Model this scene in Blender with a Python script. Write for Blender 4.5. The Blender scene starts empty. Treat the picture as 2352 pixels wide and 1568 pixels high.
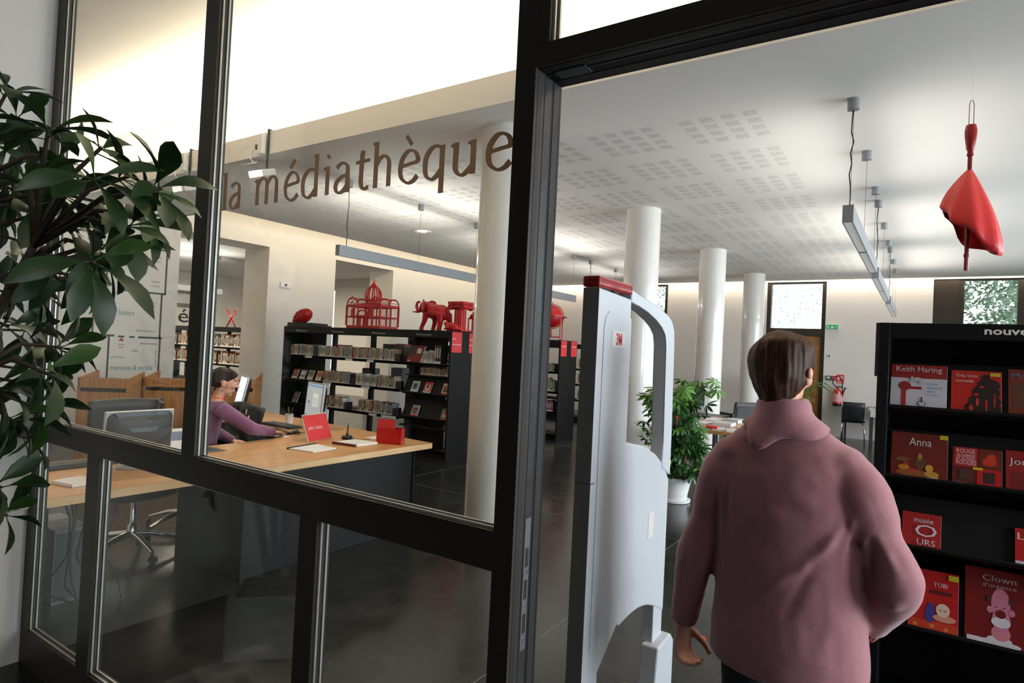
import bpy, bmesh, math, random
from mathutils import Vector, Matrix, noise
PI = math.pi
SC = bpy.context.scene
COL = SC.collection

# ------------------------------------------------------------------ camera, world, lights, exposure
def look_rot(yaw, pitch, roll):
    cy, sy = math.cos(yaw), math.sin(yaw)
    fwd = Vector((-sy, cy, 0)); rt = Vector((cy, sy, 0)); up = Vector((0, 0, 1))
    cp, sp = math.cos(pitch), math.sin(pitch)
    f2 = fwd*cp + up*sp; u2 = up*cp - fwd*sp
    cr, sr = math.cos(roll), math.sin(roll)
    r3 = rt*cr + u2*sr; u3 = u2*cr - rt*sr
    return Matrix((r3, u3, -f2)).transposed()
cam_data = bpy.data.cameras.new('camera')
cam_data.sensor_width = 36.0
cam_data.lens = 36.0*1425.7/2352
cam_data.clip_start = 0.05; cam_data.clip_end = 400
cam = bpy.data.objects.new('camera', cam_data); COL.objects.link(cam)
cam.matrix_world = Matrix.Translation((0, 0, 1.55)) @ look_rot(math.radians(33.54), math.radians(.94), math.radians(2.8)).to_4x4()
SC.camera = cam

def lin(c):
    return c/12.92 if c <= .04045 else ((c+.055)/1.055)**2.4
def rgb(r, g, b):
    return (lin(r/255), lin(g/255), lin(b/255), 1)

world = bpy.data.worlds.new('sky'); SC.world = world; world.use_nodes = True
wn = world.node_tree; wn.nodes.clear()
w_out = wn.nodes.new('ShaderNodeOutputWorld'); w_bg = wn.nodes.new('ShaderNodeBackground')
w_bg.inputs[0].default_value = (.86, .93, 1.0, 1); w_bg.inputs[1].default_value = 2.3
wn.links.new(w_bg.outputs[0], w_out.inputs[0])

def area(name, loc, size, rot, power, color, spread=180):
    d = bpy.data.lights.new(name, 'AREA'); d.shape = 'RECTANGLE'; d.size, d.size_y = size
    d.energy = power; d.color = color; d.spread = math.radians(spread)
    o = bpy.data.objects.new(name, d); COL.objects.link(o); o.location = loc; o.rotation_euler = rot
    return o
DAY = (.90, .93, 1.0); FLUO = (1.0, .94, .86)
# daylight entering the windows of the right and back walls (area light local -Z is the beam)
area('daylight_right', (3.95, 9.3, 2.0), (9.0, 2.3), (PI/2-.22, 0, PI/2), 345, DAY, 120)
area('daylight_right_front', (3.95, 2.8, 1.5), (2.1, 1.7), (PI/2-.22, 0, PI/2), 105, DAY, 120)
# ceiling lamp of the entrance hall, washing the white side wall
area('hall_lamp', (-1.7, -.25, 3.5), (.9, .9), (0, .62, 0), 5.5, (1.0, .97, .93), 140)
area('hall_fill', (5.4, -1.7, 1.7), (3.2, 2.4), (PI/2, 0, PI/2), 5, DAY)  # weak fill added for the hall, placed out of view
# warm cove tubes: behind the front trough and in the slot along the left wall
area('cove_front', (-3.6, 4.14, 3.62), (13.0, .10), (PI+.85, 0, 0), 330, (1.0, .84, .63))
area('cove_left', (-9.06, 10.5, 3.62), (.10, 9.8), (0, PI/2, 0), 47, (1.0, .80, .54))
area('cove_back', (-3.2, 15.44, 3.62), (12.4, .10), (.5, 0, 0), 52, (1.0, .86, .70))
area('next_room', (-14.5, 8.0, 3.3), (4.0, 6.0), (0, 0, 0), 330, (1, .88, .70))
SC.view_settings.view_transform = 'Standard'; SC.view_settings.look = 'None'
SC.view_settings.exposure = 0.28; SC.view_settings.gamma = 1.0; SC.view_settings.use_curve_mapping = False
SC.cycles.max_bounces = 10; SC.cycles.transparent_max_bounces = 24
SC.cycles.sample_clamp_indirect = 6.0; SC.cycles.blur_glossy = .5
SC.cycles.caustics_reflective = False; SC.cycles.caustics_refractive = False

# ------------------------------------------------------------------ helpers
class MB:
    """collects vertices and faces of one mesh"""
    def __init__(s): s.v = []; s.f = []; s.mi = []; s.m = 0
    def add(s, vs, fs):
        n = len(s.v); s.v += [tuple(v) for v in vs]; s.f += [tuple(i+n for i in f) for f in fs]; s.mi += [s.m]*len(fs); return s
    def box(s, x0, x1, y0, y1, z0, z1):
        return s.add([(x0,y0,z0),(x1,y0,z0),(x1,y1,z0),(x0,y1,z0),(x0,y0,z1),(x1,y0,z1),(x1,y1,z1),(x0,y1,z1)],
                     [(3,2,1,0),(4,5,6,7),(0,1,5,4),(1,2,6,5),(2,3,7,6),(3,0,4,7)])
    def cbox(s, c, d, M=None):
        vs = [Vector((sx*d[0]/2, sy*d[1]/2, sz*d[2]/2)) for sx, sy, sz in ((-1,-1,-1),(1,-1,-1),(1,1,-1),(-1,1,-1),(-1,-1,1),(1,-1,1),(1,1,1),(-1,1,1))]
        if M is not None: vs = [M @ v for v in vs]
        return s.add([Vector(c)+v for v in vs], [(3,2,1,0),(4,5,6,7),(0,1,5,4),(1,2,6,5),(2,3,7,6),(3,0,4,7)])
    def ring_tube(s, rings, cap=True, closed=True):
        n = len(rings[0]); vs = [p for r in rings for p in r]; fs = []
        for i in range(len(rings)-1):
            for j in range(n if closed else n-1):
                k = (j+1) % n
                fs.append((i*n+j, i*n+k, (i+1)*n+k, (i+1)*n+j))
        if cap and closed:
            fs.append(tuple(reversed(range(n)))); fs.append(tuple((len(rings)-1)*n+j for j in range(n)))
        return s.add(vs, fs)
    def lathe(s, prof, c=(0,0,0), n=20, M=None, arc=2*PI):
        rings = []
        for r, z in prof:
            ring = [Vector((max(r,1e-4)*math.cos(arc*j/n), max(r,1e-4)*math.sin(arc*j/n), z)) for j in range(n)]
            if M is not None: ring = [M @ p for p in ring]
            rings.append([Vector(c)+p for p in ring])
        return s.ring_tube(rings)
    def tube(s, pts, r, n=8, cap=True):
        pts = [Vector(p) for p in pts]; rings = []; ref = None
        for i, p in enumerate(pts):
            t = (pts[min(i+1,len(pts)-1)]-pts[max(i-1,0)]).normalized()
            if ref is None:
                ref = t.cross(Vector((0,0,1)))
                if ref.length < .1: ref = t.cross(Vector((0,1,0)))
            ref = (ref - t*ref.dot(t)).normalized(); b = t.cross(ref)
            rr = r[i] if isinstance(r, (list, tuple)) else r
            rings.append([p + (ref*math.cos(2*PI*j/n) + b*math.sin(2*PI*j/n))*rr for j in range(n)])
        return s.ring_tube(rings, cap)
    def loft(s, secs, n=16, cap=True):
        """secs: (centre, half-axis vector a, half-axis vector b[, power])"""
        rings = []
        for sec in secs:
            c, a, b = Vector(sec[0]), Vector(sec[1]), Vector(sec[2]); pw = sec[3] if len(sec) > 3 else 1.0
            ring = []
            for j in range(n):
                t = 2*PI*j/n; cx, sy = math.cos(t), math.sin(t)
                cx = math.copysign(abs(cx)**pw, cx); sy = math.copysign(abs(sy)**pw, sy)
                ring.append(c + a*cx + b*sy)
            rings.append(ring)
        return s.ring_tube(rings, cap)
    def prism(s, poly, M, h):
        """poly 2D in the XY plane of M, thickness h along its Z (from 0 to h)"""
        n = len(poly)
        vs = [M @ Vector((x, y, 0)) for x, y in poly] + [M @ Vector((x, y, h)) for x, y in poly]
        fs = [tuple(reversed(range(n))), tuple(range(n, 2*n))] + [(i, (i+1) % n, (i+1) % n+n, i+n) for i in range(n)]
        return s.add(vs, fs)
    def sphere(s, c, r, n=12, m=8, M=None):
        r = (r, r, r) if not isinstance(r, (tuple, list)) else r
        rings = []
        for i in range(m+1):
            th = PI*i/m; z = -math.cos(th); q = max(math.sin(th), .02)
            ring = [Vector((r[0]*q*math.cos(2*PI*j/n), r[1]*q*math.sin(2*PI*j/n), r[2]*z)) for j in range(n)]
            if M is not None: ring = [M @ p for p in ring]
            rings.append([Vector(c)+p for p in ring])
        return s.ring_tube(rings)
    def mesh(s, name, mats, smooth=False):
        me = bpy.data.meshes.new(name); me.from_pydata(s.v, [], s.f)
        for m in (mats if isinstance(mats, (list, tuple)) else [mats]): me.materials.append(m)
        if any(s.mi): me.polygons.foreach_set('material_index', s.mi)
        me.update()
        bm = bmesh.new(); bm.from_mesh(me); bmesh.ops.recalc_face_normals(bm, faces=bm.faces); bm.to_mesh(me); bm.free()
        if smooth: shade(me, smooth)
        return me
    def build(s, name, mats, parent=None, smooth=False, bevel=0):
        return link(name, s.mesh(name, mats, smooth), parent, bevel)
def shade(me, ang):
    me.polygons.foreach_set('use_smooth', [True]*len(me.polygons))
    if ang is not True:
        bm = bmesh.new(); bm.from_mesh(me)
        for e in bm.edges:
            e.smooth = not (len(e.link_faces) == 2 and e.calc_face_angle(0) > math.radians(ang))
        bm.to_mesh(me); bm.free()
def link(name, me, parent=None, bevel=0):
    o = bpy.data.objects.new(name, me); COL.objects.link(o)
    if parent is not None: o.parent = parent
    if bevel:
        b = o.modifiers.new('bevel', 'BEVEL'); b.width = bevel; b.segments = 2; b.limit_method = 'ANGLE'
    return o
def tag(o, label, cat, group=None):
    o['label'] = label; o['category'] = cat
    if group: o['group'] = group
    return o
def thing(name, label, cat, loc=(0,0,0), rz=0, group=None):
    o = bpy.data.objects.new(name, None); COL.objects.link(o); o.empty_display_size = .1
    o.location = loc; o.rotation_euler = (0, 0, rz)
    return tag(o, label, cat, group)
def struct(o): o['kind'] = 'structure'; return o
def sroot(name, loc=(0,0,0)):
    o = bpy.data.objects.new(name, None); COL.objects.link(o); o.location = loc
    return struct(o)
def stuff(o): o['kind'] = 'stuff'; return o
def copy_tree(o, parent=None):
    c = o.copy(); COL.objects.link(c)
    if parent is not None: c.parent = parent
    for ch in list(o.children): copy_tree(ch, c)
    return c
def rotz(a): return Matrix.Rotation(a, 4, 'Z')
def frame(o, x, y):
    """4x4 matrix from an origin and in-plane x and y directions"""
    x = Vector(x).normalized(); y = Vector(y); z = x.cross(y).normalized(); y = z.cross(x)
    M = Matrix((x, y, z)).transposed().to_4x4(); M.translation = Vector(o); return M

# ------------------------------------------------------------------ materials
MATS = {}
def mat(name, col, rough=.5, metal=0, spec=.5, var=0, scale=8, bump=0, bscale=60, stretch=(1,1,1), trans=0, emit=0, coat=0, sheen=0, alpha=1):
    if name in MATS: return MATS[name]
    m = bpy.data.materials.new(name); m.use_nodes = True; nt = m.node_tree; p = nt.nodes['Principled BSDF']
    col = rgb(*col)
    p.inputs['Base Color'].default_value = col; p.inputs['Roughness'].default_value = rough
    p.inputs['Metallic'].default_value = metal; p.inputs['Specular IOR Level'].default_value = spec
    p.inputs['Transmission Weight'].default_value = trans; p.inputs['Coat Weight'].default_value = coat
    p.inputs['Sheen Weight'].default_value = sheen; p.inputs['Alpha'].default_value = alpha
    if emit: p.inputs['Emission Color'].default_value = col; p.inputs['Emission Strength'].default_value = emit
    tc = nt.nodes.new('ShaderNodeTexCoord'); mp = nt.nodes.new('ShaderNodeMapping'); mp.inputs['Scale'].default_value = stretch
    nt.links.new(tc.outputs['Object'], mp.inputs[0])
    nz = nt.nodes.new('ShaderNodeTexNoise'); nz.inputs['Scale'].default_value = scale; nz.inputs['Detail'].default_value = 5
    nt.links.new(mp.outputs[0], nz.inputs['Vector'])
    var = var or .03
    mx = nt.nodes.new('ShaderNodeMix'); mx.data_type = 'RGBA'
    mx.inputs['A'].default_value = tuple(c*(1-var) for c in col[:3])+(1,); mx.inputs['B'].default_value = tuple(min(1, c*(1+var)) for c in col[:3])+(1,)
    cr = nt.nodes.new('ShaderNodeMapRange'); cr.inputs[1].default_value = .3; cr.inputs[2].default_value = .7
    nt.links.new(nz.outputs[0], cr.inputs[0]); nt.links.new(cr.outputs[0], mx.inputs['Factor']); nt.links.new(mx.outputs['Result'], p.inputs['Base Color'])
    if bump:
        n2 = nt.nodes.new('ShaderNodeTexNoise'); n2.inputs['Scale'].default_value = bscale; n2.inputs['Detail'].default_value = 3
        nt.links.new(mp.outputs[0], n2.inputs['Vector'])
        b = nt.nodes.new('ShaderNodeBump'); b.inputs['Strength'].default_value = bump; b.inputs['Distance'].default_value = .01
        nt.links.new(n2.outputs[0], b.inputs['Height']); nt.links.new(b.outputs[0], p.inputs['Normal'])
    MATS[name] = m
    return m
def glass_mat(name, tint, ior=1.5, boost=1.0):
    m = bpy.data.materials.new(name); m.use_nodes = True; nt = m.node_tree; nt.nodes.clear()
    out = nt.nodes.new('ShaderNodeOutputMaterial'); t = nt.nodes.new('ShaderNodeBsdfTransparent'); g = nt.nodes.new('ShaderNodeBsdfGlossy')
    t.inputs[0].default_value = tint; g.inputs['Roughness'].default_value = 0.0; g.inputs['Color'].default_value = (.95, 1, .97, 1)
    fr = nt.nodes.new('ShaderNodeFresnel'); fr.inputs[0].default_value = ior
    ge = nt.nodes.new('ShaderNodeNewGeometry')
    # a thin pane reflects the same from both sides
    mi = nt.nodes.new('ShaderNodeMapRange'); mi.inputs[3].default_value = ior; mi.inputs[4].default_value = 1/ior
    nt.links.new(ge.outputs['Backfacing'], mi.inputs[0]); nt.links.new(mi.outputs[0], fr.inputs[0])
    mu = nt.nodes.new('ShaderNodeMath'); mu.operation = 'MULTIPLY'; mu.inputs[1].default_value = boost; mu.use_clamp = True
    nt.links.new(fr.outputs[0], mu.inputs[0])
    mx = nt.nodes.new('ShaderNodeMixShader'); nt.links.new(mu.outputs[0], mx.inputs[0])
    nt.links.new(t.outputs[0], mx.inputs[1]); nt.links.new(g.outputs[0], mx.inputs[2]); nt.links.new(mx.outputs[0], out.inputs[0])
    MATS[name] = m
    return m
M_wall = mat('white_plaster', (224, 219, 213), .85, var=.015, scale=2.5, bump=.06, bscale=120)
M_ceil = mat('white_ceiling_paint', (222, 221, 217), .9, var=.012, scale=1.2, bump=.03, bscale=40)
M_slot = mat('ceiling_slot_shadow', (190, 189, 186), .9)
M_frame = mat('dark_bronze_aluminium', (56, 51, 43), .45, spec=.35, metal=.15, var=.08, scale=3, bump=.05, bscale=220)
M_bead = mat('mill_aluminium_bead', (190, 188, 184), .35, metal=.45, var=.1, scale=20)
M_gasket = mat('black_gasket', (16, 16, 16), .6)
M_black = mat('black_lacquered_steel', (15, 15, 16), .5, spec=.25, var=.1, scale=4, bump=.04, bscale=200)
M_blackp = mat('black_plastic', (22, 22, 24), .45, var=.1)
M_greyp = mat('dark_grey_plastic', (64, 66, 70), .5, var=.05)
M_silver = mat('silver_plastic', (172, 174, 178), .35, metal=.4)
M_chrome = mat('chrome', (205, 208, 214), .08, metal=1)
M_lamp = mat('grey_lamp_housing', (150, 154, 160), .38, metal=.35, var=.03)
M_wire = mat('dark_wire', (70, 72, 75), .4, metal=.5)
M_white = mat('white_plastic', (226, 226, 226), .4)
M_paper = mat('white_paper', (232, 230, 228), .8, var=.02, scale=30)
M_red = mat('red_gloss_paint', (186, 22, 24), .38, var=.12, scale=12)
M_redp = mat('red_print', (214, 52, 56), .5, var=.04, scale=6)
M_skin = mat('skin', (214, 158, 134), .55, var=.06, scale=20, bump=.05, bscale=90)
M_text = mat('brown_vinyl_lettering', (132, 108, 86), .6)
def translucent(m, k):
    nt = m.node_tree; out = nt.nodes['Material Output']; p = nt.nodes['Principled BSDF']; t = nt.nodes.new('ShaderNodeBsdfTranslucent'); mx = nt.nodes.new('ShaderNodeMixShader')
    t.inputs[0].default_value = p.inputs['Base Color'].default_value; mx.inputs[0].default_value = k
    nt.links.new(p.outputs[0], mx.inputs[1]); nt.links.new(t.outputs[0], mx.inputs[2]); nt.links.new(mx.outputs[0], out.inputs[0])
translucent(M_text, .5)
M_ink = mat('black_ink', (26, 26, 28), .7)
M_wprint = mat('white_print', (236, 234, 232), .6)
M_glass = glass_mat('clear_glazing', (.965, .98, .97, 1), 1.5, .5)
M_wglass = glass_mat('window_glass', (.95, .97, .96, 1))
def wood_mat(name, c1, c2, axis='Y', rough=.38):
    m = bpy.data.materials.new(name); m.use_nodes = True; nt = m.node_tree; p = nt.nodes['Principled BSDF']
    tc = nt.nodes.new('ShaderNodeTexCoord'); mp = nt.nodes.new('ShaderNodeMapping')
    mp.inputs['Scale'].default_value = {'X': (1, 14, 14), 'Y': (14, 1, 14), 'Z': (14, 14, 1)}[axis]
    nz = nt.nodes.new('ShaderNodeTexNoise'); nz.inputs['Scale'].default_value = 2.2; nz.inputs['Detail'].default_value = 8; nz.inputs['Distortion'].default_value = .6
    cr = nt.nodes.new('ShaderNodeValToRGB'); cr.color_ramp.elements[0].position = .32; cr.color_ramp.elements[0].color = rgb(*c1); cr.color_ramp.elements[1].position = .7; cr.color_ramp.elements[1].color = rgb(*c2)
    nt.links.new(tc.outputs['Object'], mp.inputs[0]); nt.links.new(mp.outputs[0], nz.inputs['Vector']); nt.links.new(nz.outputs[0], cr.inputs[0])
    nt.links.new(cr.outputs[0], p.inputs['Base Color']); p.inputs['Roughness'].default_value = rough
    MATS[name] = m; return m
M_beech = wood_mat('beech_top', (178, 128, 76), (204, 156, 100), 'Y')
M_beech_edge = wood_mat('beech_edge', (206, 164, 116), (228, 192, 146), 'Y', .45)
M_oak = wood_mat('oak_board', (150, 98, 52), (186, 132, 78), 'Z', .45)
M_doorwood = wood_mat('door_boards', (150, 98, 44), (178, 122, 62), 'X', .5)
def floor_mat():
    m = bpy.data.materials.new('polished_concrete'); m.use_nodes = True; nt = m.node_tree; p = nt.nodes['Principled BSDF']
    tc = nt.nodes.new('ShaderNodeTexCoord')
    def nz(s, d=6, dist=0):
        n = nt.nodes.new('ShaderNodeTexNoise'); n.inputs['Scale'].default_value = s; n.inputs['Detail'].default_value = d; n.inputs['Distortion'].default_value = dist
        nt.links.new(tc.outputs['Object'], n.inputs['Vector']); return n
    a, b, c = nz(.9, 6, 1.2), nz(7, 8, .5), nz(60, 4)
    cr = nt.nodes.new('ShaderNodeValToRGB'); e = cr.color_ramp.elements
    e[0].position = .3; e[0].color = rgb(16, 17, 17); e[1].position = .68; e[1].color = rgb(58, 58, 57)
    mx = nt.nodes.new('ShaderNodeMath'); mx.operation = 'MULTIPLY_ADD'; mx.inputs[1].default_value = .45
    nt.links.new(b.outputs[0], mx.inputs[0]); m2 = nt.nodes.new('ShaderNodeMath'); m2.operation = 'MULTIPLY'; m2.inputs[1].default_value = .55
    nt.links.new(a.outputs[0], m2.inputs[0]); nt.links.new(m2.outputs[0], mx.inputs[2]); nt.links.new(mx.outputs[0], cr.inputs[0])
    nt.links.new(cr.outputs[0], p.inputs['Base Color'])
    mr = nt.nodes.new('ShaderNodeMapRange'); mr.inputs[1].default_value = .3; mr.inputs[2].default_value = .7; mr.inputs[3].default_value = .17; mr.inputs[4].default_value = .25
    nt.links.new(b.outputs[0], mr.inputs[0]); nt.links.new(mr.outputs[0], p.inputs['Roughness']); p.inputs['Specular IOR Level'].default_value = .32
    bp = nt.nodes.new('ShaderNodeBump'); bp.inputs['Strength'].default_value = .02; nt.links.new(c.outputs[0], bp.inputs['Height']); nt.links.new(bp.outputs[0], p.inputs['Normal'])
    MATS['polished_concrete'] = m; return m
M_floor = floor_mat()

def text_mesh(body, size, M, mats, name, parent=None, width=None, align='LEFT', h=.0004, bold=0, squash=1.0):
    """lettering as a mesh lying on the XY plane of M; fitted to a width when one is given"""
    cu = bpy.data.curves.new('t', 'FONT'); cu.body = body; cu.size = size; cu.align_x = align; cu.offset = bold; cu.resolution_u = 2
    ob = bpy.data.objects.new('t', cu); COL.objects.link(ob)
    dg = bpy.context.evaluated_depsgraph_get(); me = bpy.data.meshes.new_from_object(ob.evaluated_get(dg))
    bpy.data.objects.remove(ob); bpy.data.curves.remove(cu)
    xs = [v.co.x for v in me.vertices] or [0, 1]
    k = squash
    if width: k = width/max(max(xs)-min(xs), 1e-6)
    x0 = min(xs) if width and align == 'LEFT' else 0
    for v in me.vertices: v.co = M @ Vector(((v.co.x-x0)*k, v.co.y, h))
    me.materials.clear(); me.materials.append(mats); me.name = name
    return link(name, me, parent)
def ordinal(n):
    return str(n)+('th' if 10 <= n % 100 <= 20 else {1: 'st', 2: 'nd', 3: 'rd'}.get(n % 10, 'th'))
def lerp(a, b, t): return a+(b-a)*t
# ------------------------------------------------------------------ the shell of the building
ZC = 3.5; ZU = 4.47; YB = 15.7; XW = -10.22; YG = 1.2
fl = struct(MB().box(-20, 6.2, -5.6, 16.0, -.12, 0).build('floor', M_floor))
jm = mat('floor_joint', (118, 116, 110), .6)
for k, (x0, x1, y0, y1) in enumerate(((-10.2, 3.5, 9.28, 9.284), (-10.2, 3.5, 5.32, 5.324), (-10.2, 3.5, 13.3, 13.304), (-5.05, -5.046, 1.25, 15.7), (-1.7, -1.696, 1.25, 15.7), (-8.4, -8.396, 1.25, 15.7))):
    MB().box(x0, x1, y0, y1, -.001, .0006).build('joint', jm, fl)
# main ceiling: stops short of the left wall so that a slot of light runs along it
c = MB(); c.box(-9.0, 3.5, 3.98, YB-.3, ZC, ZC+.06); c.box(XW, -9.0, 3.98, 5.43, ZC, ZC+.06)
ceil = struct(c.build('ceiling', M_ceil))
struct(MB().box(-10.98, 3.7, 1.2, 4.41, ZU, ZU+.1).build('ceiling_upper', M_ceil))
struct(MB().box(XW-.02, -8.94, 5.43, YB, 4.3, 4.4).build('ceiling_slot', M_ceil))
struct(MB().box(XW, 3.5, 3.95, 3.98, ZC, 3.74).build('trim_1', M_wall))                      # front of the light trough
struct(MB().box(XW, 3.5, 4.35, 4.41, ZC+.06, ZU).build('trim_2', M_wall))                     # wall behind the trough
struct(MB().box(-9.0, -8.94, 5.43, YB, ZC+.06, 4.3).build('trim_3', M_wall))                  # upstand of the left slot
struct(MB().box(-8.94, 3.5, YB-.36, YB-.3, ZC+.06, 4.3).build('trim_5', M_wall)); struct(MB().box(-8.94, 3.5, YB-.36, YB, 4.3, 4.4).build('ceiling_slot_back', M_ceil))
struct(MB().box(XW, -8.94, 5.39, 5.43, ZC, 4.3).build('trim_4', M_wall))
# perforated acoustic panels: groups of short slots, four by four groups to a panel
rnd = random.Random(3)
pf = MB()
for ix in range(8):
    for iy in range(11):
        px, py = -7.62+.84*ix, 4.93+.92*iy
        for gx in range(4):
            for gy in range(4):
                x0, y0 = px+.17*gx, py+.165*gy
                for k in range(5):
                    x = x0+.021*k
                    pf.add([(x, y0, ZC-.0008), (x+.008, y0, ZC-.0008), (x+.008, y0+.105, ZC-.0008), (x, y0+.105, ZC-.0008)], [(0, 3, 2, 1)])
stuff(pf.build('perforation', M_slot, ceil))

def wall_with_holes(name, axis, at, thick, u0, u1, z0, z1, holes, m=None):
    """a wall in the plane axis=at (towards at+thick) with rectangular holes (ua, ub, za, zb), built of bands"""
    mb = MB(); us = sorted({u0, u1} | {h[0] for h in holes} | {h[1] for h in holes})
    def put(a, b, c, d):
        if b-a < 1e-4 or d-c < 1e-4: return
        if axis == 'x': mb.box(min(at, at+thick), max(at, at+thick), a, b, c, d)
        else: mb.box(a, b, min(at, at+thick), max(at, at+thick), c, d)
    for a, b in zip(us, us[1:]):
        hs = sorted([h for h in holes if h[0] <= a+1e-6 and h[1] >= b-1e-6], key=lambda h: h[2]); z = z0
        for h in hs: put(a, b, z, h[2]); z = h[3]
        put(a, b, z, z1)
    return struct(mb.build(name, m or M_wall))
wall_with_holes('wall_left', 'x', XW, -.76, 1.2, YB+.3, 0, ZU, [(5.43, 7.09, 0, 3.28), (8.66, 10.34, 0, 3.28)])
wall_with_holes('wall_back', 'y', YB, .3, -11, 3.7, 0, ZU, [(-6.9, -5.6, 0, ZC), (-3.16, -1.88, 0, ZC), (.14, 2.6, .0, ZC)])
wall_with_holes('wall_right', 'x', 3.5, .3, 1.2, YB+.3, 0, ZU, [(1.7, 3.9, .6, 2.4), (4.8, 13.8, .85, 3.15)])
# the partition between entrance hall and library: solid to the left, glazed from there on
wall_with_holes('wall_front', 'y', YG, .05, -10.98, 3.7, 0, ZU+.1, [(-3.46, 2.3, 0, 3.36)])
struct(MB().box(-3.66, -3.46, -.15, 1.2, 0, 3.7).build('wall_exterior', M_wall))
M_dim = mat('shade_toned_plaster', (62, 62, 62), .9)  # wall colour darkened to stand for the unlit depth of the hall
struct(MB().box(-8.2, -8.0, -5.6, 1.2, 0, 3.7).build('wall_hall_left', M_dim)); struct(MB().box(-8.0, -3.66, 1.0, 1.2, 0, 3.7).build('wall_hall_recess', M_dim))
wall_with_holes('wall_hall', 'x', 5.0, .2, -5.6, 1.25, 0, 3.7, [(-3.4, 0, .4, 3.0)])  # opening added so the unseen hall fill can enter
wall_with_holes('wall_hall_rear', 'y', -5.0, -.2, -8.0, 5.0, 0, 3.7, [], M_dim)
struct(MB().box(-8.2, 5.2, -5.2, 1.2, 3.62, 3.7).build('ceiling_hall', M_ceil))
struct(MB().box(3.7, 5.2, 1.2, 1.25, 0, 4.5).build('wall_side', M_wall))
# the neighbouring reading room seen through the openings
struct(MB().box(-19.0, -10.98, 3.0, 3.2, 0, ZC).build('wall_next_front', M_wall))
wall_with_holes('wall_next_back', 'y', 13.0, .2, -19, -10.98, 0, ZC, [(-16.9, -15.3, .2, 3.2)])
struct(MB().box(-19.2, -19, 3.0, 13.2, 0, ZC).build('wall_next_side', M_wall))
struct(MB().box(-19.2, -10.98, 3.0, 13.2, ZC, ZC+.1).build('ceiling_next', M_ceil))

# ------------------------------------------------------------------ glazed partition (window_1) and its door frame (door_1)
win = sroot('window_1')
F0, F1 = YG, YG+.052
def mull(x0, x1, z0, z1, name='mullion'): return MB().box(x0, x1, F0, F1, z0, z1).build(name, M_frame, win, bevel=.0015)
def beads(x0, x1, z0, z1):
    """aluminium glazing beads round one pane and the pane itself"""
    g = .018
    for ya in (YG+.012, YG+.034):
        MB().box(x0, x0+.006, ya, ya+.006, z0, z1).build('glazing_bead', M_bead, win)
        MB().box(x1-.006, x1, ya, ya+.006, z0, z1).build('glazing_bead', M_bead, win)
        MB().box(x0+.006, x1-.006, ya, ya+.006, z0, z0+.006).build('glazing_bead', M_bead, win)
        MB().box(x0+.006, x1-.006, ya, ya+.006, z1-.006, z1).build('glazing_bead', M_bead, win)
    MB().box(x0, x1, YG+.020, YG+.026, z0, z1).build('pane', M_glass, win)
mull(-3.46, -3.392, 0, 3.3); mull(-2.176, -2.094, 1.13, 3.3); mull(-.822, -.766, 0, 3.3); mull(-.766, -.734, 2.262, 3.3)
mull(-2.888, -2.782, .16, 1.037); mull(-1.515, -1.437, .16, 1.037)
mull(-3.392, -.822, 1.037, 1.13, 'rail'); mull(-3.392, -.822, .0, .16, 'rail'); mull(-3.392, 2.3, 3.3, 3.36, 'rail')
mull(2.22, 2.3, 0, 3.3); mull(.36, .44, 0, 3.3); mull(.44, 2.22, 1.037, 1.13, 'rail'); mull(.44, 2.22, 0, .16, 'rail')
mull(-.766, .36, 2.2095, 2.262, 'rail')
for p in ((-3.392, -2.176, 1.13, 3.3), (-2.094, -.822, 1.13, 3.3), (-3.392, -2.888, .16, 1.037), (-2.782, -1.515, .16, 1.037), (-1.437, -.822, .16, 1.037),
          (-.734, .36, 2.262, 3.3), (.44, 2.22, 1.13, 3.3), (.44, 2.22, .16, 1.037)): beads(*p)
# door frame with its rebates; the leaf stands open out of the picture
dr = sroot('door_1')
XJ = -.7665
MB().box(-.80, XJ, F0+.052, F0+.125, 0, 2.262).build('jamb', mat('black_jamb', (20, 19, 17), .55, spec=.25), dr, bevel=.001)
MB().box(XJ, XJ+.0012, F0+.012, F0+.030, 0, 2.208).build('seal', M_gasket, dr)
MB().box(XJ, XJ+.0016, F0+.044, F0+.074, 0, 2.205).build('jamb_track', mat('worn_aluminium', (58, 60, 63), .4, metal=.5, var=.3, scale=30), dr)
MB().box(XJ, XJ+.0012, F0+.086, F0+.112, 0, 2.205).build('seal', M_gasket, dr)
MB().box(-.80, .36, F0+.052, F0+.125, 2.2095, 2.262).build('head', MATS['black_jamb'], dr, bevel=.001)
for y0, y1 in ((.012, .030), (.086, .112)): MB().box(XJ, .36, F0+y0, F0+y1, 2.2083, 2.2095).build('seal', M_gasket, dr)
MB().box(XJ, .36, F0+.050, F0+.054, 2.207, 2.2095).build('head_groove', M_greyp, dr)
MB().box(-.74, -.66, F0+.040, F0+.078, 2.2065, 2.2095).build('catch_plate', M_greyp, dr)
MB().box(.35, .36, F0+.004, F0+.12, 0, 2.212).build('jamb', M_frame, dr)
pl = MB().box(XJ+.0016, XJ+.003, F0+.047, F0+.071, .85, 1.16).build('strike_plate', mat('brushed_steel', (150, 152, 156), .35, metal=.9), dr)
for z in (.89, .97, 1.045):
    MB().box(XJ+.003, XJ+.0036, F0+.053, F0+.066, z, z+.045).build('latch_hole', M_gasket, pl)
    MB().lathe([(.004, 0), (.004, .0008), (0, .0012)], (XJ+.003, F0+.059, z-.012), 8, Matrix.Rotation(PI/2, 4, 'Y')).build('screw', M_chrome, pl)

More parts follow.
